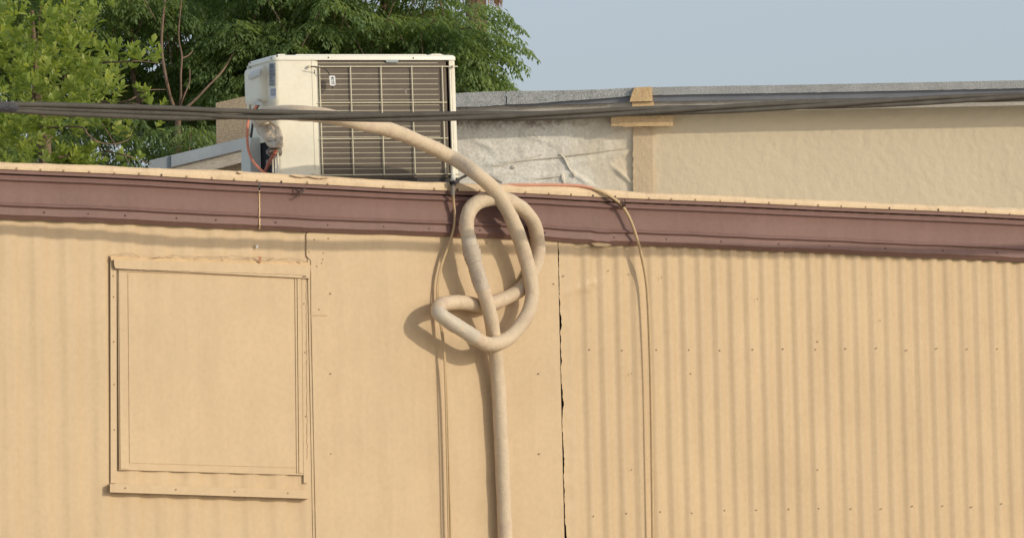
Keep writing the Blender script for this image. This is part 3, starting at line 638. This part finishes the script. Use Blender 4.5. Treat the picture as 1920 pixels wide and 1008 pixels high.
# ------------------------------------------------------------------ overhead cable bundle
CBX = [-2500, -500, -200, 0, 150, 300, 450, 600, 720, 850, 960, 1100, 1200, 1500, 2000, 2500, 5500]
CBY = [130, 186, 195, 200.5, 206.5, 211.5, 216, 217, 219.5, 219, 217.5, 213.5, 209, 198, 178, 160, 20]
COFF = 1.05
uc = thing('utility_cable_bundle', 'three weathered dark overhead cables twisted into a bundle across the whole view', 'overhead cable', tuple(W(600, 217, COFF)))
def coff(x): return interp(x, [-500, 450, 600, 900, 1200, 1500, 2500], [.9, .9, .94, 1.02, 1.10, 1.2, 1.5])
def cpos(x, k):
    y = interp(x, CBX, CBY)
    y = sum(interp(x+d, CBX, CBY) for d in (-60, -30, 0, 30, 60))/5
    base = W(x, y, coff(x))
    spread = interp(x, [-50, 30, 90, 300, 440, 560, 750, 2500], [1.0, 1.0, 1.35, 1.65, 1.5, 1.0, 1.0, 1.0])
    if x < 330: ang = 1.57+k*2.09
    else: ang = 1.57+k*2.09-(x-330)/150.
    r_ = .0108*spread
    # above the roof at left the strands lie almost in one plane
    flat = 1-sstep(330, 560, x)
    vz = cos(ang)*(1-flat)+flat*(1-k)*1.0
    return base+Vector((0, 0, 1))*r_*vz+WN*r_*sin(ang)*(1-flat*.6)
for k in range(3):
    mb = MB(); mb.tube([cpos(x, k) for x in range(-2500, 5501, 20)], .0096, 12); mb.build('cable_strand', m_cable, uc)
mb = MB(); mb.tube([W(-60, 197.5, .9), W(-52, 198, .9), W(20, 200.5, .9), W(28, 201, .9), W(33, 201.5, .9)], lambda t: [.012, .019, .019, .0185, .012][min(4, int(t*4.99))], 14, wob=.15); mb.build('splice_sleeve', m_sleeve, uc, label='dark grey splice sleeve at the left end')

# ------------------------------------------------------------------ neighbour house on the right
YH = 22.9
def HW(x, y, off=0): return R(x, y, YH-off)
wt = HW(1000, 221).z
hroot = thing('neighbour_house', 'low whitewashed house with a grey shingled roof edge behind the trailer', 'house', tuple(R(1200, 221, YH+1.5).xy)+(0,))
WR = [(HW(a, b).x, HW(a, b).z, c, d_, e_) for a, b, c, d_, e_ in ((960, 300, .16, .16, .010), (1010, 262, -.35, .10, .006), (905, 270, -.5, .08, .006), (940, 325, .1, .12, .008), (1030, 328, .12, .14, .009), (1110, 300, .2, .18, .006), (1140, 255, .25, .14, .006), (1090, 335, -.6, .06, .010), (1170, 330, -.9, .08, .012), (1165, 290, .5, .1, .008), (880, 300, .3, .08, .006))]
mb = MB(); rows = []
xs = np.arange(560, 2420, 4.0)
zt_l = [HW(x, 226).z for x in xs]
x_a, x_b = HW(560, 300).x, HW(2415, 300).x
for i in range(76):
    row = []
    for j, x in enumerate(xs):
        X = x_a+(x_b-x_a)*j/(len(xs)-1); z = wt+.04-i*.009 if i < 75 else 0
        far = sstep(HW(1190, 250).x, HW(1260, 250).x, X)
        d = (.010-.004*far)*noise.noise(Vector((X*3, z*3, 0)))+(.005-.004*far)*noise.noise(Vector((X*7+z*6, z*12-X*2, 2)))+(.0022-.001*far)*noise.noise(Vector((X*26, z*26, 4)))
        for wx, wy, sl_, wd, am in WR:
            u_ = (X-wx); v_ = z-wy-sl_*u_
            if abs(v_) < .06 and abs(u_) < wd: d += am*math.exp(-(v_/.011)**2)*(1-(u_/wd)**2)*(1+.5*noise.noise(Vector((X*30, 0, wy))))
        # lumps / seams seen in the photo
        row.append(Vector((X, YH-d, z)))
    rows.append(row)
mb.grid(rows); wallo = mb.build('wall', m_house, hroot, ang=60, origin=(HW(900, 230).x, YH, wt-.01))
# plaster ridges and drips
for pts, r_ in [([(912, 306), (918, 310), (928, 311), (945, 307), (975, 300), (1000, 294), (1015, 290)], .006), ([(1049, 288), (1056, 295), (1064, 310), (1072, 324)], .006), ([(925, 306), (970, 302), (1050, 294), (1120, 284), (1190, 276)], .003),
                ([(1054, 322), (1056, 335), (1058, 344)], .009), ([(961, 310), (962, 317)], .012), ([(1072, 322), (1078, 332)], .012), ([(1000, 252), (1007, 257), (1013, 261)], .005), ([(1000, 336), (1050, 330)], .004), ([(1188, 300), (1193, 320), (1188, 345)], .012)]:
    mb = MB(); mb.tube([HW(x, y, .004-.3*r_) for x, y in pts], lambda t, r_=r_: .85*r_*(.35+.75*sin(pi*min(max(t, .08), .92))), 8, sub=6, wob=.6); mb.build('plaster_ridge', m_ridge, hroot)
# back and side walls, roof
x0h, x1h = x_a, x_b
def HB(x, y, z): return Vector((x, y, z))
mb = MB(); mb.box(HB, x0h, x0h+.12, YH+.02, YH+5, 0, wt-.02); mb.box(HB, x1h-.12, x1h, YH+.02, YH+5, 0, wt-.02); mb.box(HB, x0h+.121, x1h-.121, YH+4.9, YH+5, 0, wt-.02); mb.build('rear_walls', m_stucco, hroot, smooth_=False)
OV = .13
FT = [(540, 185), (700, 180), (862, 174.5), (905, 172), (950, 171), (1000, 170.5), (1060, 169.5), (1120, 168), (1189, 164.5), (1300, 162), (1500, 159), (1800, 153), (2400, 141)]
FB = [(540, 212), (700, 206), (862, 200.5), (905, 200), (950, 196), (1000, 194.5), (1060, 189.5), (1120, 185.5), (1189, 179.5), (1300, 177), (1500, 174), (1800, 168), (2400, 156)]
def li(T, x): return interp(x, [a for a, b in T], [b for a, b in T])
def strip(T0, T1, xa, xb, o0, o1, name, m, jag=0, step=5, label=None, parent=hroot, fn=HW):
    mb = MB(); rows = []
    n = int((xb-xa)/step)+1
    for i in range(n+1):
        x = xa+(xb-xa)*i/n; a, b = li(T0, x), li(T1, x)
        a += jag*.5*noise.noise(Vector((x/7, 0, 0))); b += jag*noise.noise(Vector((x/11, 9, 0)))
        rows.append([fn(x, a, o0), fn(x, a, o1), fn(x, b, o1), fn(x, b, o0)])
    mb.grid(rows, 0, True); mb.add(rows[0], [(0, 1, 2, 3)]); mb.add(rows[-1], [(0, 1, 2, 3)])
    return mb.build(name, m, parent, label=label, ang=40)
re1 = strip(FT, FB, 560, 949, OV+.02, OV+.032, 'roof_edging', m_roofing, 1.6, label='grey granular edging strip, ragged at its lower side')
re2 = strip(FT, FB, 950.5, 1189, OV+.022, OV+.036, 'roof_edging', m_roofing, .7)
re3 = strip([(a, b) for a, b in FT], FB, 1222.5, 2380, OV+.02, OV+.034, 'roof_edging', m_roofing, .8)
GB = [(x, li(FB, x)+interp(x, [540, 950, 1050, 1190, 2400], [2, 2.5, 5.5, 12, 14])) for x in (540, 862, 950, 1000, 1060, 1120, 1189, 1300, 1800, 2400)]
strip([(a, b-3) for a, b in FB], GB, 560, 2380, OV, OV+.018, 'drip_flashing', m_gap_metal, .3)
BB = [(540, 226), (862, 222), (950, 220), (1060, 216), (1180, 212), (1300, 210), (1800, 200), (2400, 188)]
strip(GB, BB, 560, 2380, OV-.03, OV-.002, 'fascia_board', m_board, .4)
mb = MB(); zr = HW(1000, 185).z
mb.add([HW(560, 190, OV+.02), HW(2380, 150, OV+.02), Vector((x1h, YH+5.1, zr+.05)), Vector((x0h, YH+5.1, zr+.05)), HW(560, 200, OV-.02), HW(2380, 165, OV-.02), Vector((x1h, YH+5.1, zr-.02)), Vector((x0h, YH+5.1, zr-.02))], [(0, 1, 2, 3), (7, 6, 5, 4), (0, 4, 5, 1), (2, 6, 7, 3), (1, 5, 6, 2), (3, 7, 4, 0)]); mb.build('roof', m_roofing, hroot, smooth_=False)
# timber ends on the right
mb = MB(); pix_prism(mb, [(1189.5, 164), (1222, 162.5), (1224, 190), (1180.5, 191), (1184, 178)], HW, OV-.02, OV+.06); mb.build('barge_board_end', m_timber, hroot, smooth_=False)
mb = MB(); pix_prism(mb, [(1185, 192.5), (1226, 191), (1226, 200), (1185, 200)], HW, OV-.02, OV+.045); mb.build('trim_block', m_timber, hroot, smooth_=False)
mb = MB(); pix_prism(mb, [(1146, 219), (1168, 218.5), (1168, 236), (1146, 236.5)], HW, -.01, .075); pix_prism(mb, [(1168.3, 218.5), (1262, 216), (1262, 236), (1168.3, 238)], HW, -.01, .07); mb.build('beam_end', m_timber, hroot, smooth_=False, label='rough tan beam end sticking out under the eave')
mb = MB(); pix_prism(mb, [(1187+3*noise.noise(Vector((y/8, 3, 0))), y) for y in range(238, 372, 6)]+[(1225, 372), (1223, 238)], HW, -.03, .014); mb.build('corner_board', mat('cream_overpaint', (.60, .46, .29), .7, .08, 9, bump=.4, bscale=40), hroot, smooth_=False)

# ------------------------------------------------------------------ lean-to roof on the left
LT = [(276, 302.5), (283, 300), (400, 272), (460, 257.5), (560, 234)]; LB = [(276, 322), (300, 321), (322, 313), (400, 294), (460, 279), (560, 256)]
YL = 22.3
def LW(x, y, off=0): return R(x, y, YL-off)
lr = thing('lean_to_shed', 'low lean-to roof with blue grey metal edge rising behind the left of the air conditioner', 'shed', tuple(R(420, 300, YL+.8).xy)+(0,))
strip(LT, LB, 280, 322.5, .0, .014, 'metal_edging', m_bluemetal, .2, parent=lr, fn=LW)
strip(LT, LB, 321, 560, .016, .028, 'metal_edging', m_bluemetal, .3, parent=lr, fn=LW)
LB2 = [(276, 345), (322, 338), (370, 326), (460, 303), (560, 278)]
strip([(a, b-1) for a, b in LB], LB2, 300, 560, -.03, .004, 'rake_board', m_board, .4, parent=lr, fn=LW)
mb = MB(); f_ = [LW(x, li(LT, x)+2, -.001) for x in (280, 560)]+[LW(x, li(LB, x)-4, -.001) for x in (560, 280)]
mb.prism(f_, [p+Vector((.2, 3.2, 0)) if i in (0, 3) else p+Vector((0, .55, 0)) for i, p in enumerate(f_)]); mb.build('roof', m_gap_metal, lr, smooth_=False)
mb = MB(); pts = [LW(300, 330), LW(560, 268), LW(560, 1200), LW(300, 1200)]; pts[2].z = 0; pts[3].z = 0
mb.prism([p+Vector((0, .10, 0)) for p in pts], [p+Vector((0, .45, 0)) for p in pts]); mb.build('wall', m_stucco, lr, smooth_=False)

# tan stucco chimney block
YC = 23.6
cb = MB(); f_ = [R(404.5, 193, YC), R(470, 178.5, YC), R(560, 160, YC), R(560, 330, YC), R(404.5, 330, YC)]
f_[3].z = 0; f_[4].z = 0; f_[4].x = f_[0].x; f_[3].x = f_[2].x
cb.prism(f_, [p+Vector((.1, .8, 0)) for p in f_])
tag(cb.build('stucco_chimney', m_stucco, smooth_=False), 'plain tan stucco block with sloping top, left of and behind the air conditioner', 'chimney')

# ------------------------------------------------------------------ trees
def leafmesh(name, temps, pos, fwd_az, tilt, scale, mats, parent, roll=None, pick=None, extra=None):
    """temps: list of (verts Nx3, faces Mxk); each instance is rotated by azimuth, tilt and roll and joined into ONE crown mesh"""
    V = []; F = []; base = 0
    o0 = np.array(parent['_o'])
    for i in range(len(pos)):
        tv, tf = temps[pick[i] if pick is not None else i % len(temps)]
        ca, sa = cos(fwd_az[i]), sin(fwd_az[i]); ct, st = cos(tilt[i]), sin(tilt[i]); r_ = roll[i] if roll is not None else 0; cr, sr_ = cos(r_), sin(r_)
        Rx = np.array([[1, 0, 0], [0, cr, -sr_], [0, sr_, cr]]); Ry = np.array([[ct, 0, -st], [0, 1, 0], [st, 0, ct]]); Rz = np.array([[ca, -sa, 0], [sa, ca, 0], [0, 0, 1]])
        V.append((tv*scale[i]) @ (Rz @ Ry @ Rx).T + (np.array(pos[i])-o0)); F.append(tf+base); base += len(tv)
    nl = sum(len(f) for f in F)
    if extra is not None: V.append(np.array([tuple(p) for p in extra.v])-o0); F.append(np.array(extra.f)+base)
    V = np.concatenate(V); F = np.concatenate(F); k = F.shape[1]
    me = bpy.data.meshes.new(name); me.vertices.add(len(V)); me.vertices.foreach_set('co', V.astype(np.float32).ravel())
    me.loops.add(F.size); me.loops.foreach_set('vertex_index', F.astype(np.int32).ravel())
    me.polygons.add(len(F)); me.polygons.foreach_set('loop_start', np.arange(0, F.size, k, dtype=np.int32)); me.update(calc_edges=True)
    me.materials.append(mats)
    if extra is not None: me.materials.append(m_bark); mi = np.zeros(len(F), dtype=np.int32); mi[nl:] = 1; me.polygons.foreach_set('material_index', mi)
    me.validate()
    o = bpy.data.objects.new(name, me); COL.objects.link(o); o.parent = parent; o['_o'] = parent['_o']; return o
def nrm(v): return v/np.linalg.norm(v)
def frond_template(seed):
    r_ = np.random.default_rng(seed); V = []; F = []
    def leaflet(p, d, L_, wd, up_):
        d = nrm(d); s_ = nrm(np.cross(d, up_)); b = len(V); n_ = np.cross(s_, d)
        V.extend([p, p+d*L_*.38+s_*wd*.5+n_*L_*.05, p+d*L_, p+d*L_*.38-s_*wd*.5+n_*L_*.05]); F.append((b, b+1, b+2, b+3))
    L_ = .27; up_ = np.array([0, 0, 1.])
    def rp(t): return np.array([L_*(t-.22*t*t), 0.02*sin(3*t+seed), L_*(.10*t-.42*t*t)])
    for t in np.linspace(.22, 1, 6):
        p = rp(t); tg = nrm(rp(t+.01)-rp(t-.01))
        for sgn in ((-1, 1) if t < .99 else (0,)):
            d = nrm(tg*(.75 if sgn else 1)+np.array([0, sgn*.95, 0])+np.array([0, 0, -.35])+r_.normal(0, .10, 3))
            pl = .115*(1-.45*t)*(1+r_.normal(0, .1))
            for q in (.3, .6, .88):
                pp = p+d*pl*q+np.array([0, 0, -.10*pl*q*q*3])
                for s2 in (-1, 1):
                    side = nrm(np.cross(d, up_)); leaflet(pp, d*.7+side*s2*.75+np.array([0, 0, -.65])+r_.normal(0, .16, 3), .040*(1-.25*t)*(1+r_.normal(0, .12)), .0125, up_)
            leaflet(p+d*pl, d+np.array([0, 0, -.6]), .045*(1-.2*t), .014, up_)
    # rachis as a thin quad strip
    ts = np.linspace(0, 1, 5)
    for a, b_ in zip(ts[:-1], ts[1:]):
        b = len(V); pa, pb = rp(a), rp(b_); o_ = np.array([0, .0016, 0]); V.extend([pa-o_, pa+o_, pb+o_, pb-o_]); F.append((b, b+1, b+2, b+3))
    return np.array(V), np.array(F)
FT_ = [frond_template(i) for i in range(5)]
def chinaberry(name, label, base, limbs, centers, nf=6, sc=1.0, single=()):
    root = thing(name, label, 'tree', base, 'drooping leaved trees behind the roof')
    mb = MB()
    for pts, r0, r1 in limbs[:1]: mb.tube(pts, lambda t, a=r0, b=r1: a+(b-a)*t, 10, sub=5, wob=.2)
    mb.build('trunk', m_bark, root)
    for pts, r0, r1 in limbs[1:]:
        mb = MB(); mb.tube(pts, lambda t, a=r0, b=r1: a+(b-a)*t, 8, sub=5, wob=.2); mb.build('branch', m_bark, root)
    pos = []; az = []; ti = []; scl = []; ro = []
    tw = MB()
    for c in centers:
        a0 = random.uniform(0, 6.28); n = nf+random.randint(-1, 1)
        for k in range(n):
            pos.append((c[0], c[1], c[2]+random.uniform(-.02, .02))); az.append(a0+k*6.283/n+random.uniform(-.3, .3)); ti.append(random.uniform(-.15, .5)); scl.append(sc*random.uniform(.75, 1.2)); ro.append(random.uniform(-.3, .3))
        q = Vector(c); d = Vector((random.uniform(-.4, .4)-.25*(q.x-base[0])/2, random.uniform(-.1, .4), -.6)).normalized()
        tw.tube([q, q+d*.12+Vector((0, 0, -.01)), q+d*.3], .003, 5, caps=False)
    for p_, a_, t_, s_ in single: pos.append(p_); az.append(a_); ti.append(t_); scl.append(s_); ro.append(random.uniform(-.2, .2))
    leafmesh('crown', FT_, pos, az, ti, scl, m_leafA, root, ro, extra=tw)
    return root
def sample(n, xr, yr, Yr, ok):
    out = []
    while len(out) < n:
        x, y, Y = random.uniform(*xr), random.uniform(*yr), random.uniform(*Yr)
        if ok(x, y, Y): out.append(tuple(R(x, y, Y)))
    return out
def ell(x, y, cx_, cy_, rx, ry): return ((x-cx_)/rx)**2+((y-cy_)/ry)**2 < 1
BX = [-400, -100, 0, 25, 50, 85, 120, 150, 175, 400]; BXX = [720, 825, 825, 812, 838, 856, 838, 856, 815, 770]
def okR(x, y, Y):
    if x > interp(y, BX, BXX)-max(0, Y-26.5)*10: return False
    if ell(x, y, 712, -4, 62, 42) : return False
    if y > 60 and y < 160 and x > 885 and Y > 26.6: return False
    return True
def okL(x, y, Y):
    return not (ell(x, y, 208, 45, 40, 26) or ell(x, y, 275, 62, 34, 22) or ell(x, y, 372, 22, 30, 18) or ell(x, y, 425, 50, 32, 20) or ell(x, y, 476, 33, 20, 20) or ell(x, y, 270, 120, 26, 20))
def B(x, y, Y): return R(x, y, Y)
# left tree with visible reddish stems
stem0 = B(334, 215, 25.6)
baseL = (stem0.x, stem0.y+.1, 0)
limbsL = [([Vector(baseL), Vector((stem0.x-.05, stem0.y+.05, 1.5)), stem0], .05, .016),
          ([stem0, B(322, 190, 25.6), B(312, 150, 25.55), B(304, 100, 25.6), B(304, 55, 25.7), B(312, -20, 25.8), B(330, -150, 25.9)], .010, .005),
          ([stem0, B(339, 180, 25.5), B(339, 140, 25.5), B(341, 105, 25.55), B(335, 60, 25.7), B(345, -40, 25.8)], .007, .003),
          ([B(336, 205, 25.55), B(345, 180, 25.5), B(355, 155, 25.55), B(356, 130, 25.6)], .005, .003),
          ([B(338, 212, 25.5), B(365, 188, 25.5), B(392, 160, 25.5), B(418, 132, 25.6), B(440, 95, 25.8)], .007, .004),
          ([B(340, 110, 25.55), B(352, 105, 25.6), B(362, 95, 25.7)], .005, .003),
          ([B(262, 200, 26.3), B(250, 140, 26.3), B(246, 60, 26.3), B(250, -60, 26.3)], .016, .012),
          ([stem0, B(332, 240, 25.7), B(325, 300, 25.8)], .014, .014)]
cL = sample(120, (-380, 480), (-200, 25), (25.6, 27.8), okL)+sample(120, (-100, 480), (-20, 130), (25.9, 28.4), okL)+sample(60, (420, 520), (40, 200), (25.8, 27.5), lambda x, y, Y: True)+sample(120, (-200, 480), (215, 420), (25.3, 27.2), lambda x, y, Y: True)+sample(90, (-150, 470), (110, 230), (26.4, 28.6), okL)
chinaberry('drooping_tree', 'dark green tree with drooping feathery leaves and bare reddish stems, left of the air conditioner', baseL, limbsL, cL)
stem1 = B(700, 260, 26.3); baseR = (stem1.x, stem1.y, 0)
limbsR = [([Vector(baseR), Vector((stem1.x, stem1.y, 1.6)), stem1, B(690, 150, 26.4)], .09, .05),
          ([B(690, 150, 26.4), B(640, 60, 26.5), B(560, -60, 26.6)], .04, .015), ([B(695, 160, 26.4), B(760, 110, 26.2), B(820, 70, 26.1), B(870, 55, 26.0), B(895, 50, 26.)], .022, .004),
          ([B(740, 125, 26.2), B(800, 120, 26.), B(860, 112, 25.9), B(908, 98, 25.85)], .014, .003), ([B(690, 150, 26.4), B(720, 20, 26.5), B(760, -150, 26.6)], .04, .015), ([B(860, 160, 26.2), B(890, 120, 26.), B(905, 100, 26.)], .010, .003)]
cR = sample(120, (470, 960), (-170, 60), (25.7, 27.4), okR)+sample(150, (480, 960), (20, 190), (25.8, 27.5), okR)
for x, y, Y in [(890, 62, 25.9), (912, 88, 25.85), (884, 108, 25.9), (885, 36, 25.9), (900, 112, 25.8), (872, 92, 26), (862, 138, 25.9), (905, 58, 25.9), (888, 124, 25.85), (850, 158, 26.1), (898, 128, 25.8), (878, 143, 25.9), (860, 163, 26), (908, 132, 25.85)]: cR.append(tuple(R(x-27, y, Y)))
chinaberry('drooping_tree', 'dark green drooping tree behind the air conditioner, reaching right into the sky', baseR, limbsR, cR, single=[(tuple(R(x, y, Y)), a, t, c) for x, y, Y, a, t, c in [(896, 40, 25.9, 0, .25, 1.05), (902, 55, 25.85, -.25, .1, 1.0), (915, 82, 25.8, .15, .22, 1.05), (908, 92, 25.85, -.3, .0, 1.0), (898, 80, 25.9, .4, .3, 1.0), (895, 108, 25.85, 0, .05, 1.0),
    (900, 116, 25.8, .1, -.30, 1.2), (893, 120, 25.8, -.3, -.45, 1.15), (885, 118, 25.85, .4, -.6, 1.1), (850, 150, 25.9, 0, -.05, 1.0), (862, 158, 25.9, -.3, .1, .9), (870, 24, 25.9, 0, .3, 1.05), (880, 34, 25.9, -.5, .2, 1.0), (862, 8, 25.9, .2, .2, 1.1), (878, 62, 25.85, -.6, .2, 1.), (870, 100, 25.85, -.8, .1, 1.), (860, 45, 25.8, -1.0, .3, 1.1), (880, 14, 25.8, -1.4, .3, 1.), (895, 22, 25.8, -2.0, .3, 1.), (868, 132, 25.85, -.4, -.1, 1.1)]])
# broad leaved bush, nearer
def rosette_template(seed):
    r_ = np.random.default_rng(100+seed); V = []; F = []
    n = 9
    for k in range(n):
        h = .012+.05*k/n; a = k*2.4+r_.uniform(-.3, .3); el = .35+.9*k/n+r_.normal(0, .15); L_ = .044*(1.1-.3*k/n)*(1+r_.normal(0, .12)); wd = L_*.52
        d = np.array([cos(a)*cos(el), sin(a)*cos(el), sin(el)]); s_ = nrm(np.cross(d, [0, 0, 1.])); nn_ = np.cross(s_, d); p = np.array([0, 0, h]); b = len(V)
        V.extend([p, p+d*L_*.35+s_*wd*.36+nn_*.003, p+d*L_*.68+s_*wd*.5+nn_*.002, p+d*L_-nn_*.004, p+d*L_*.68-s_*wd*.5+nn_*.002, p+d*L_*.35-s_*wd*.36+nn_*.003, p+d*L_*.35-nn_*.002, p+d*L_*.70-nn_*.003])
        F += [(b, b+1, b+6, b+5), (b+1, b+2, b+7, b+6), (b+6, b+7, b+4, b+5), (b+2, b+3, b+4, b+7)]
    return np.array(V), np.array(F)
RT = [rosette_template(i) for i in range(5)]
bb = R(90, 300, 22.6); broot = thing('broadleaf_tree', 'bright yellow green tree with small rounded leaves at the far left behind the roof', 'tree', (bb.x, bb.y, 0))
LX = [-300, -60, 0, 20, 45, 70, 100, 130, 165, 185, 215, 235, 255, 275, 310, 500]; LXX = [120, 150, 168, 212, 205, 190, 238, 232, 228, 230, 222, 215, 150, 95, 78, 60]
def okB(x, y, Y):
    if x > interp(y, LX, LXX)-max(0, (Y-22.3))*40: return False
    if ell(x, y, 100, 120, 14, 10) or ell(x, y, 55, 258, 10, 8) or ell(x, y, 95, -10, 22, 30) or ell(x, y, 55, 20, 30, 26) or ell(x, y, 130, 280, 40, 16): return False
    return True
cB = sample(1350, (-240, 245), (-150, 400), (21.7, 23.4), okB)
for k in range(60): x = random.uniform(95, 175); cB.append(tuple(R(x, 303+random.uniform(-12, 20)+abs(x-160)*.1, 22.0+random.random()*.3)))
for x, y in [(238, 102), (245, 112), (258, 107), (268, 101), (279, 106), (291, 109), (262, 116), (240, 124), (283, 99), (272, 170), (279, 178), (287, 176), (283, 198), (250, 250), (246, 243), (290, 237), (236, 300), (262, 297), (222, 252), (296, 200), (205, 218), (212, 232), (218, 12), (205, 8), (196, 18)]: cB.append(tuple(R(x, y, 22.0+random.uniform(-.1, .1))))
pos = [(c[0], c[1], c[2]-.02) for c in cB]; N = len(pos)
leafmesh('crown', RT, pos, rng.uniform(0, 6.28, N), rng.normal(0, .45, N), rng.uniform(.8, 1.25, N), m_leafB, broot, rng.normal(0, .45, N))
mb = MB(); mb.tube([Vector((bb.x, bb.y, 0)), Vector((bb.x+.03, bb.y, 1.3)), R(85, 300, 23.1), R(70, 180, 23.2), R(60, 20, 23.2)], lambda t: .06-.052*t, 10, sub=5, wob=.2); mb.build('trunk', m_bark, broot)
for P_ in [[(60, 265, 22.2), (80, 275, 21.9), (92, 262, 21.9), (100, 255, 22)], [(85, 240, 22.5), (150, 238, 21.9), (165, 252, 21.8), (186, 267, 21.9), (215, 270, 21.9), (240, 262, 22), (247, 250, 22)], [(180, 195, 22.4), (235, 190, 22.), (262, 177, 22), (280, 169, 22), (310, 168, 22.1)],
            [(190, 190, 22.4), (240, 193, 22.), (285, 201, 22)], [(150, 120, 22.4), (230, 116, 22.), (262, 115, 22.), (304, 120, 22)], [(195, 282, 22.2), (230, 290, 22.1), (255, 297, 22.1), (285, 308, 22.1)], [(60, 200, 22.9), (65, 120, 22.6), (72, 60, 22.5), (76, 10, 22.5)], [(120, 160, 22.8), (128, 90, 22.5), (130, 40, 22.4), (150, 0, 22.4)], [(265, 190, 22), (271, 182, 22), (273, 172, 22)], [(110, 295, 22), (125, 292, 22), (140, 285, 22), (135, 278, 22)]]:
    mb = MB(); mb.tube([R(*p) for p in P_], lambda t: .005-.0035*t, 6, sub=5, wob=.2); mb.build('branch', m_bark, broot)
# palm: trunk behind the trees, skirt of dead fronds, live crown above the picture
pc = R(888, -82, 31.0); proot = thing('palm_tree', 'palm tree with a brown skirt of dead fronds high behind the trees', 'palm tree', (pc.x, pc.y, 0))
mb = MB(); mb.tube([Vector((pc.x+.1, pc.y, 0)), Vector((pc.x+.03, pc.y, 2.5)), pc+Vector((0, 0, .3))], lambda t: .085-.015*t, 14, sub=8, wob=.15); mb.build('trunk', m_bark, proot)
mb = MB()
for i in range(420):
    a = random.uniform(0, 6.28); q0 = pc+Vector((cos(a)*.09, sin(a)*.09, random.uniform(-.05, .35))); L_ = random.uniform(.2, .42)
    q1 = q0+Vector((cos(a)*.06, sin(a)*.06, -L_*.5)); q2 = q0+Vector((cos(a)*(.05+random.random()*.05), sin(a)*.07, -L_)); s_ = Vector((-sin(a), cos(a), 0))*.008
    if q2.z < pc.z-.19 and random.random() < .5: continue
    mb.add([q0-s_, q0+s_, q1+s_, q1-s_, q2], [(0, 1, 2, 3), (3, 2, 4)])
mb.build('dead_frond_skirt', m_thatch, proot, smooth_=False)
mb = MB()
for i in range(70):
    q0 = R(932, -14, 30.6)+Vector((random.gauss(0, .03), random.gauss(0, .02), 0)); q1 = R(random.gauss(933, 7), random.uniform(6, 20), 30.6); s_ = Vector((.004, 0, 0)); mb.add([q0-s_, q0+s_, q1], [(0, 1, 2)])
mb.build('dead_frond', m_thatch, proot, smooth_=False)
mb = MB()
for k in range(16):
    a = k*.39+random.random()*.2; el = random.uniform(0, 1.2); d0 = Vector((cos(a)*cos(el), sin(a)*cos(el), sin(el))); c0 = pc+Vector((0, 0, .35)); c1 = c0+d0*.8
    mb.tube([c0, c0+d0*.4, c1], .01, 5)
    for j in range(26):
        b_ = -1.5+3*j/25; sd_ = Vector((-sin(a), cos(a), 0)); dd = (d0*cos(b_)+sd_*sin(b_)); tip = c1+dd*.6+Vector((0, 0, -.15)); ww = d0.cross(sd_)*0+sd_*.012; mb.add([c1, c1+dd*.25+ww, tip, c1+dd*.25-ww], [(0, 1, 2, 3)])
mb.build('crown', m_palm, proot, smooth_=False)
for o in bpy.data.objects:
    if '_o' in o: del o['_o']
